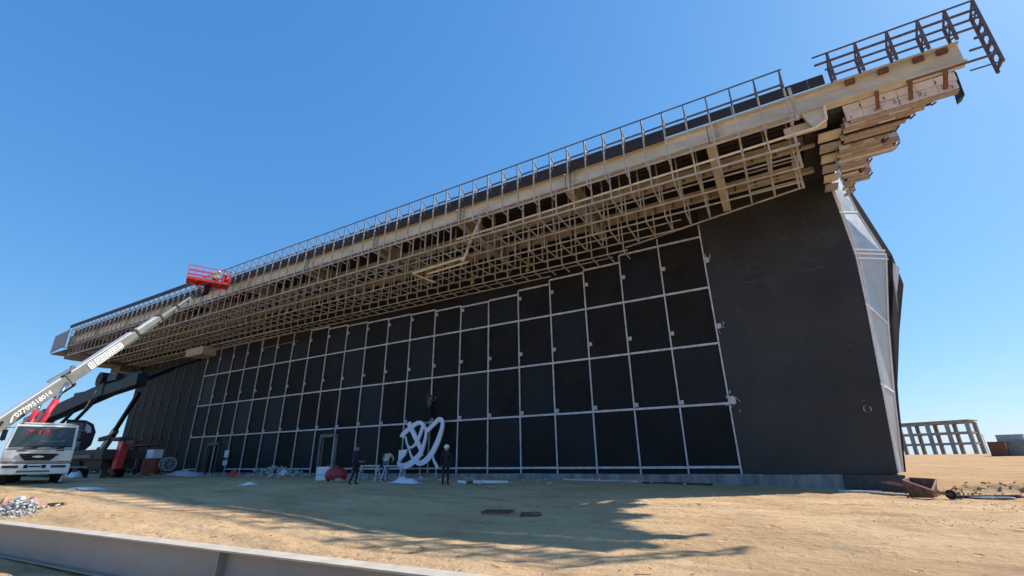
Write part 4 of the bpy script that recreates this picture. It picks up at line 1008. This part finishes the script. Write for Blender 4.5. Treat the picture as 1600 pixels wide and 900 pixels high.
MB().cyl((-45.5, -4.1, z0 + .95), (-44.9, -4.1, z0 + .95), .25, 12).bar((-45.2, -4.6, z0), (-45.2, -4.1, z0 + .95), .08).bar((-45.2, -3.6, z0), (-45.2, -4.1, z0 + .95), .08).build('reel_stand', M_chas, t, world=True)
def crumple(x0, x1, y0, y1, h, nx_=14, ny_=8, seed=0):
    vs, fs = [], []
    for j in range(ny_ + 1):
        for i in range(nx_ + 1):
            x = x0 + (x1 - x0) * i / nx_; y = y0 + (y1 - y0) * j / ny_
            e = min(1, 4 * min(i / nx_, 1 - i / nx_)) * min(1, 3 * min(j / ny_, 1 - j / ny_))
            xx = x + .12 * noise.noise((x * 3, y * 3, seed)); yy = y + .12 * noise.noise((x * 3, y * 3, seed + 9))
            vs.append((xx, yy, gz(xx, yy) + .03 + e * h * (.55 + .9 * abs(noise.noise((x * 1.6, y * 1.6, seed + 3))))))
    for j in range(ny_):
        for i in range(nx_): a = j * (nx_ + 1) + i; fs.append((a, a + 1, a + nx_ + 2, a + nx_ + 1))
    return MB().add(vs, fs)
def sheet(name, m, label, cat, *a, **k):
    o = crumple(*a, **k).build(name, m, None, True); md = o.modifiers.new('thickness', 'SOLIDIFY'); md.thickness = .012
    return tag(o, label, cat)
sheet('tarpaulin', M_tarp, 'pale crumpled tarpaulin over a heap left of the doorway', 'tarpaulin', -45.0, -40.6, -4.6, -2.8, .42, seed=2)
sheet('plastic_sheet', M_plastic, 'small white plastic scrap lying alone on the shaded sand', 'plastic', -17.0, -16.4, -14.4, -13.9, .09, seed=4)
sheet('plastic_sheet', M_plastic, 'white plastic sheeting lying below the white letter sign', 'plastic', -15.0, -13.3, -8.2, -7.5, .26, seed=6)
sheet('plastic_sheet', M_plastic, 'flat white sheet on sunlit sand just right of the white truck', 'plastic', -20.3, -18.9, -18.6, -17.9, .03, seed=8)
sheet('plastic_sheet', M_plastic, 'crumpled white bag on the rubbish pile left of the red tank', 'bag', -31.9, -30.9, -2.7, -2.1, .42, seed=11)
for (x, y, lab) in ((-42.6, -10.3, 'grey metal box under the crane deck, the left of two'), (-40.8, -10.4, 'grey metal box under the crane deck, the right of two')):
    z0 = gz(x, y); t = thing('tool_box', lab, 'box', (x, y, z0), R(12), 'boxes under the crane deck')
    bevel(MB().box(-.6, .6, -.3, .3, 0, .72).build('box_body', M_boom, t), .03); MB().box(-.45, .45, -.33, -.301, .3, .6).build('box_front', M_chas, t); MB().box(-.15, .15, -.35, -.33, .42, .47).build('handle', M_galv, t)
    MB().box(-.62, .62, -.32, .32, .722, .78).build('lid', M_boom, t)
    if x < -42: sheet('cloth_bundle', M_plastic, 'white cloth bundle beside the grey boxes under the crane', 'bundle', x - .5, x + .6, y - 1.2, y - .5, .5, seed=13)
# red bucket, red tank, white canister
t = thing('bucket', 'small red bucket on its side near the left doorway', 'bucket', (-34.0, -4.5, gz(-34.0, -4.5)))
z0 = gz(-34.0, -4.5); MB().cyl((-34.25, -4.6, z0 + .24), (-33.8, -4.8, z0 + .24), .17, 14, .24).build('bucket_body', M_tank, t, world=True); MB().cyl((-33.82, -4.8, z0 + .24), (-33.79, -4.81, z0 + .24), .26, 14).build('rim', M_red, t, world=True)
t = thing('fuel_tank', 'round dull red tank on the sand beside a white canister', 'tank', (-18.8, -8.1, gz(-18.8, -8.1)))
z0 = gz(-18.8, -8.1); mb = MB()
rings = [(.0, .55), (.1, .8), (.35, .98), (.75, 1.0), (1.05, .85), (1.25, .5), (1.3, .0)]
vs, fs = [], []
for z, r in rings:
    for i in range(20): a = 2 * math.pi * i / 20; vs.append((-18.8 + .64 * r * math.cos(a), -8.1 + .5 * r * math.sin(a), z0 + z * .55))
for j in range(len(rings) - 1):
    for i in range(20): fs.append((j * 20 + i, j * 20 + (i + 1) % 20, (j + 1) * 20 + (i + 1) % 20, (j + 1) * 20 + i))
mb.add(vs, fs); mb.build('tank_body', M_tank, t, True, world=True); MB().cyl((-18.8, -8.1, z0 + .70), (-18.8, -8.1, z0 + .79), .1, 12).build('filler_cap', M_tank, t, world=True)
for sx_ in (-.5, .5): MB().box(-18.8 + sx_ * .6 - .06, -18.8 + sx_ * .6 + .06, -8.35, -7.85, z0 - .02, z0 + .1).build('skid', M_rust, t, world=True)
t = thing('canister', 'white plastic canister standing left of the red tank', 'canister', (-20.4, -7.6, gz(-20.4, -7.6)), R(28))
bevel(MB().box(-.36, .36, -.22, .22, 0, .72).build('canister_body', M_plastic, t), .06); MB().cyl((.2, 0, .72), (.2, 0, .79), .08, 10).build('cap', M_red, t); MB().box(-.34, .34, -.24, -.222, .3, .35).build('band', M_galv, t)
sheet('plastic_sheet', M_bag, 'pinkish paper sack lying in front of the red tank', 'sack', -18.2, -17.5, -8.9, -8.45, .22, seed=15)
def trestle(x, y, lab):
    z0 = gz(x, y); t = thing('trestle', lab, 'trestle', (x, y, z0), R(10), 'metal trestles')
    MB().bar((-.6, 0, .78), (.6, 0, .78), .06).build('top_bar', M_galv, t)
    for s in (-.5, .5):
        for d in (-.28, .28): MB().bar((s, 0, .78), (s * 1.1, d, 0), .045).build('leg', M_galv, t)
        MB().bar((s * 1.05, -.16, .35), (s * 1.05, .16, .35), .035).build('stretcher', M_galv, t)
trestle(-17.3, -7.2, 'grey metal trestle left of the man in beige'); trestle(-16.1, -6.7, 'grey metal trestle right of the man in beige')
# notices by the left doorway
for z, h, lab in ((2.25, .62, 'upper white notice board beside the left doorway'), (1.45, .42, 'lower white notice board beside the left doorway')):
    t = thing('notice_board', lab, 'notice', (-43.55, -.1, z), 0, 'notice boards by the door'); MB().box(-.33, .33, -.03, .03, -h / 2, h / 2).build('sheet', M_plastic, t)
    for k in range(4): MB().box(-.25, .1 + .05 * k % .2, -.034, -.031, h / 2 - .1 - k * .09, h / 2 - .07 - k * .09).build('text_line', M_galv, t)
# rubbish piles
def stuff(name, pts, m, label, cat):
    mb = MB()
    for (x, y, sx_, h, n, s0, s1) in pts:
        for k in range(n):
            a = random.gauss(0, .5); b = random.gauss(0, .5); px_, py_ = x + a * sx_, y + b * sx_ * .5
            s = random.uniform(s0, s1); hh = max(0, h * (1 - a * a - b * b))
            c = Vector((px_, py_, gz(px_, py_) + hh * random.random() + s * .25)); d = Vector((random.uniform(-1, 1), random.uniform(-1, 1), random.uniform(-.6, .6))).normalized()
            if random.random() < .5: mb.bar(c - d * s, c + d * s, s * random.uniform(.3, 1.2), s * random.uniform(.15, .8), (random.random(), random.random(), 1))
            else: mb.ball(c, s * .7, s * .6, s * .5, 6, 4, .3)
    o = mb.build(name, m); tag(o, label, cat); o['kind'] = 'stuff'; return o
stuff('rubbish', [(-33, -2.0, 3.5, .55, 110, .05, .26), (-29.8, -2.2, 1.2, .3, 30, .05, .2)], M_grub, 'grey building rubbish heaped left of the red tank', 'rubbish')
stuff('rubbish', [(-42.5, -2.6, 4.5, .2, 70, .05, .22), (-46, -6.5, 4, .15, 50, .05, .2), (-52, -7, 5, .12, 50, .05, .22)], M_grub, 'scattered grey rubbish along the foot of the left end', 'rubbish')
stuff('debris', [(-17, -3.6, 6, .12, 110, .03, .14), (-6, -.6, 6, .05, 60, .03, .13), (-22, -3.2, 3, .1, 50, .03, .14)], M_grub, 'small debris strewn along the wall foot by the letters', 'debris')
stuff('rubble', [(-13.9, -21.5, .85, .22, 260, .02, .09), (-13.2, -21.7, .8, .08, 160, .015, .05)], M_grub, 'grey rubble heap behind the steel beam in the left foreground', 'rubble')
mc = mat('earth_clods', (.38, .235, .125), .95, var=.3, scale=10)
stuff('clods', [(10.5, .0, 4.0, .05, 260, .015, .09), (7.3, -1.2, 2.0, .03, 60, .015, .07), (16, 1, 5, .06, 60, .03, .12)], mc, 'brown earth clods on the low ridge right of the hall', 'earth')
stuff('pebbles', [(0, -14, 11, 0, 60, .006, .022), (7, -8, 3, 0, 70, .008, .03), (9, -12, 2.5, 0, 60, .006, .022), (-3, -20, 4, 0, 120, .004, .011), (-9, -17, 8, 0, 60, .005, .016)], mc, 'loose stones scattered over the sunlit sand', 'stones')
ms = mat('sand_crumb', (.66, .45, .25), .95, var=.3, scale=10)
stuff('sand_crumbs', [(0, -19.5, 6, 0, 500, .004, .014), (5, -12, 3.0, 0, 260, .004, .02), (8, -6, 2.2, 0, 260, .006, .028), (1, -9, 3, 0, 160, .004, .02), (-8, -18, 6, 0, 300, .004, .014), (11, -9, 3, 0, 260, .006, .024)], ms, 'crumbled sand clods scattered over the foreground ground', 'sand')
# twigs and straw in the near sand
mb = MB()
for k in range(130):
    x = random.uniform(-8, 3); y = -20.9 + random.gauss(0, .8) + .12 * x
    a = random.uniform(0, 3.14); l = random.uniform(.03, .06) if random.random() < .75 else random.uniform(.08, .2); z = gz(x, y) + .012
    mb.bar((x, y, z), (x + l * math.cos(a), y + l * math.sin(a), gz(x + l * math.cos(a), y + l * math.sin(a)) + .014 + random.uniform(0, .02)), random.uniform(.004, .009))
o = mb.build('twigs', mat('dry_twig', (.16, .09, .045), .9)); tag(o, 'dry twigs scattered on the sand beyond the steel beam', 'twigs'); o['kind'] = 'stuff'

# --------------------------------------------------------------- things lying on the ground
def lying(name, label, cat, p, q, wdt, hgt, m, grp=None):
    a = Vector((p[0], p[1], gz(*p) + hgt / 2)); b = Vector((q[0], q[1], gz(*q) + hgt / 2))
    o = MB().bar(a, b, wdt, hgt).build(name, m); bevel(o, .012); return tag(o, label, cat, grp)
t = thing('white_pole', 'white painted pole lying on the sand right of the helmeted man', 'pole', (-11, -6, gz(-11, -6)))
for a, b, m in (((-11.9, -6.7), (-11.55, -6.45), M_plastic), ((-11.55, -6.45), (-11.3, -6.25), M_rust), ((-11.3, -6.25), (-10.0, -5.1), M_plastic)):
    za = gz(*a) + .08; zb = gz(*b) + .08
    MB().cyl((a[0], a[1], za), (b[0], b[1], zb), .075 if m is M_plastic else .06, 12).build('pole_piece', m, t, True, world=True)
lying('timber_plank', 'dark plank lying in front of the white pole', 'plank', (-10.9, -6.9), (-10.3, -6.2), .14, .04, M_wood)
lying('steel_channel', 'dark steel channel lying along the wall foot, the nearer of two', 'channel', (-4.4, -1.55), (-1.2, -1.35), .22, .09, M_chas)
lying('steel_channel', 'pale steel channel lying along the wall foot, the farther of two', 'channel', (-8.9, -1.0), (-3.6, -.75), .12, .08, M_galv)
lying('timber_plank', 'long pale plank lying at the base of the right corner', 'plank', (3.55, -2.45), (5.0, -2.15), .26, .10, M_grub)
lying('timber_plank', 'short dusty plank between the corner and the wheelbarrow', 'plank', (4.6, -2.6), (6.0, -2.75), .2, .06, M_conc)
lying('steel_pipe', 'dark pipe lying on the sand right of the wheelbarrow', 'pipe', (6.9, -3.2), (8.7, -2.6), .12, .10, M_chas)
lying('steel_pipe', 'thin pale pipe lying beside the dark pipe', 'pipe', (7.9, -2.6), (9.6, -2.35), .07, .06, M_conc)
sheet('plastic_sheet', mat('dark_film', (.05, .05, .06), .4), 'dark plastic film lying right of the wheelbarrow', 'plastic', 7.2, 8.4, -3.5, -2.9, .06, seed=21)
def grate(x0, x1, y, lab, rz):
    t = thing('steel_grate', lab, 'grate', (x0, y, gz(x0, y) + .02), rz, 'steel grates on the sand'); L_ = x1 - x0
    for yy in (0, .5): MB().bar((0, yy, .03), (L_, yy, .03), .05, .05).build('frame_bar', M_rust, t)
    for k in range(6): MB().bar((k * L_ / 5, .0, .035), (k * L_ / 5 + .03, .5, .035), .03).build('cross_bar', M_rust, t)
grate(-4.95, -4.2, -15.0, 'larger rusty steel grate lying in the shade', R(18)); grate(-3.95, -3.45, -14.7, 'smaller rusty steel grate lying in the shade', R(28))
# wheelbarrow
wb = thing('wheelbarrow', 'rusty brown wheelbarrow tipped on the sand by the right corner', 'wheelbarrow', (6.0, -3.7, gz(6.0, -3.7)), R(-24))
tray = MB(); b4 = [(-.34, -.30, .04), (.32, -.32, .06), (.30, .26, .08), (-.34, .26, .06)]; t4 = [(-.38, -.36, .60), (.36, -.40, .30), (.38, .34, .62), (-.38, .34, .66)]
tray.add(b4 + t4, [(0, 1, 2, 3), (0, 4, 5, 1), (1, 5, 6, 2), (2, 6, 7, 3), (3, 7, 4, 0)])
to = tray.build('tray', M_rust, wb); md = to.modifiers.new('thickness', 'SOLIDIFY'); md.thickness = .03
mb = MB()
for a, b in zip(t4, t4[1:] + t4[:1]): mb.bar(a, b, .045)
mb.build('tray_rim', M_bag, wb)
for s in (-.3, .3): MB().cyl((-1.05, s, .52), (.75, s * .5, .16), .022, 8).build('handle', M_rust, wb)
wl = MB().cyl((.72, -.05, .17), (.72, .05, .17), .15, 18).build('wheel', M_tyre, wb); MB().cyl((.72, -.055, .17), (.72, .055, .17), .06, 12).build('rim', M_rust, wl)
for s in (-.28, .28): MB().bar((-.35, s, .1), (-.45, s, 0), .04).build('leg', M_rust, wb)
mb = MB()
for k in range(10):
    a = 2 * math.pi * k / 10; b = 2 * math.pi * (k + 1) / 10; mb.bar((.86 + .17 * math.cos(a), .1, .2 + .17 * math.sin(a)), (.86 + .17 * math.cos(b), .1, .2 + .17 * math.sin(b)), .03)
mb.build('loose_ring', M_rust, wb)

# --------------------------------------------------------------- steel beam across the foreground
fb = thing('steel_beam', 'long grey steel I-beam lying across the sand in the foreground', 'beam', (-4, -22.9, .1))
FA = Vector((-8.658, -23.088, 0.5)); FB = Vector((-0.087, -22.735, 0.5))
d = (FB - FA).normalized(); A0 = FA - d * 7.0; B0 = FB + d * 3.0; zt, hb = FA.z, .42
nrm = Vector((-d.y, d.x, 0)); 
def fbar(off, z0, z1, wd, m, nm): 
    p = A0 + nrm * off; q = B0 + nrm * off; zc = (z0 + z1) / 2
    return MB().bar((p.x, p.y, zc), (q.x, q.y, zc), wd, z1 - z0).build(nm, m, fb, world=True)
fbar(0, zt - hb + .016, zt - .016, .014, M_fbeam, 'web'); fbar(0, zt - .016, zt, .2, M_flange_lit, 'top_flange'); fbar(0, zt - hb, zt - hb + .016, .2, M_fbeam, 'bottom_flange')
L_ = (B0 - A0).length
for s in (12.85,):
    p = A0 + d * s; MB().bar((p.x, p.y, zt - hb / 2), (p.x + d.x * .014, p.y + d.y * .014, zt - hb / 2), .19, hb - .034).build('stiffener', M_fbeam, fb, world=True)
# lumps on the rubble heap
sheet('sack', M_bag, 'brown-pink sack lying on the rubble heap', 'sack', -14.9, -14.35, -21.25, -20.95, .24, seed=31)
sheet('clay_lump', M_lumpo, 'orange clay lump at the left edge of the rubble heap', 'lump', -15.2, -14.85, -21.6, -21.4, .2, seed=33)
sheet('plaster_chunk', M_plastic, 'white plaster chunk between the sack and the clay lump', 'chunk', -15.0, -14.7, -21.35, -21.15, .25, seed=35)
lying('timber_stick', 'weathered stick lying right of the rubble heap', 'stick', (-14.2, -20.85), (-13.65, -20.7), .07, .07, M_wood)

# --------------------------------------------------------------- far background: bare concrete frame, containers, pole
M_conc2 = mat('pale_raw_concrete', (0.29, 0.265, 0.24), 0.9, var=0.15, scale=.6)
cf = thing('concrete_frame', 'bare three storey concrete frame building on the horizon', 'building', (49.2, 168.2, 1.7), R(-AZ / R(1)))
XS = [0, -4.9, -9.8, -14.7, -19.6, -24.5, -29.4]
for yy in (0, 6.0):
    for x in XS: MB().box(x - .48, x + .48, yy - .42, yy + .42, -.5, 9.35).build('column', M_conc2, cf)
    for zi, z in enumerate((3.2, 6.3, 9.4)):
        for a, b in zip(XS, XS[1:]): MB().box(b + .485, a - .485, yy - .3, yy + .3, z - .35, z + .25).build('floor_beam', M_conc2, cf)
for zi, z in enumerate((3.2, 6.3, 9.4)):
    for x in XS: MB().box(x - .22, x + .22, .31, 5.69, z - .28, z + .23).build('cross_beam', M_conc2, cf)
MB().box(XS[-1] - .8, .8, -.7, 6.8, 9.66, 9.95).build('roof_slab', M_conc2, cf)
MB().box(-21.6, -20.6, 1, 2.2, 6.5, 9.1).build('stair_wall', M_conc2, cf)
MB().box(-24.3, -21.5, 2.5, 4.5, 0, 2.2).build('block_store', M_grub, cf)
def container(x, y, L_, W_, H_, m, lab, z0=None, rz=0.3):
    z0 = gz(x, y) if z0 is None else z0
    t = thing('site_container', lab, 'container', (x, y, z0), rz)
    MB().box(0, L_, 0, W_, 0, H_).build('shell', m, t); n = int(L_ / .8)
    for k in range(n): MB().box(.25 + k * .8, .55 + k * .8, -.05, -.002, .15, H_ - .15).build('wall_rib', m, t)
    MB().box(-.05, L_ + .05, -.07, W_ + .05, H_ + .003, H_ + .1).build('roof_edge', m, t); MB().box(-.04, -.002, W_ * .2, W_ * .8, .1, H_ - .2).build('door', M_rust, t)
container(33.6, 95.8, 2.3, 3, 2.4, M_rust, 'rust red site container left of the pale one', rz=-.4)
container(36.0, 96.6, 7.5, 3, 2.45, M_boom, 'pale grey site container at the right edge of the picture', rz=-.4)
container(35.8, 98.6, 3.6, 2.5, 3.6, M_grub, 'grey cabin standing taller behind the pale container', rz=-.4)
for x, y, h, lab in ((57, 189, 6.2, 'thin utility pole between the concrete frame and the containers'), (60.5, 190, 4.2, 'shorter thin utility pole right of the first pole')):
    t = thing('utility_pole', lab, 'pole', (x, y, gz(x, y)), 0, 'utility poles on the horizon'); MB().cyl((0, 0, 0), (0, 0, h), .1, 8, .06).build('shaft', M_boom, t); MB().bar((-.6, 0, h - .5), (.6, 0, h - .5), .09).build('crossarm', M_wood, t)
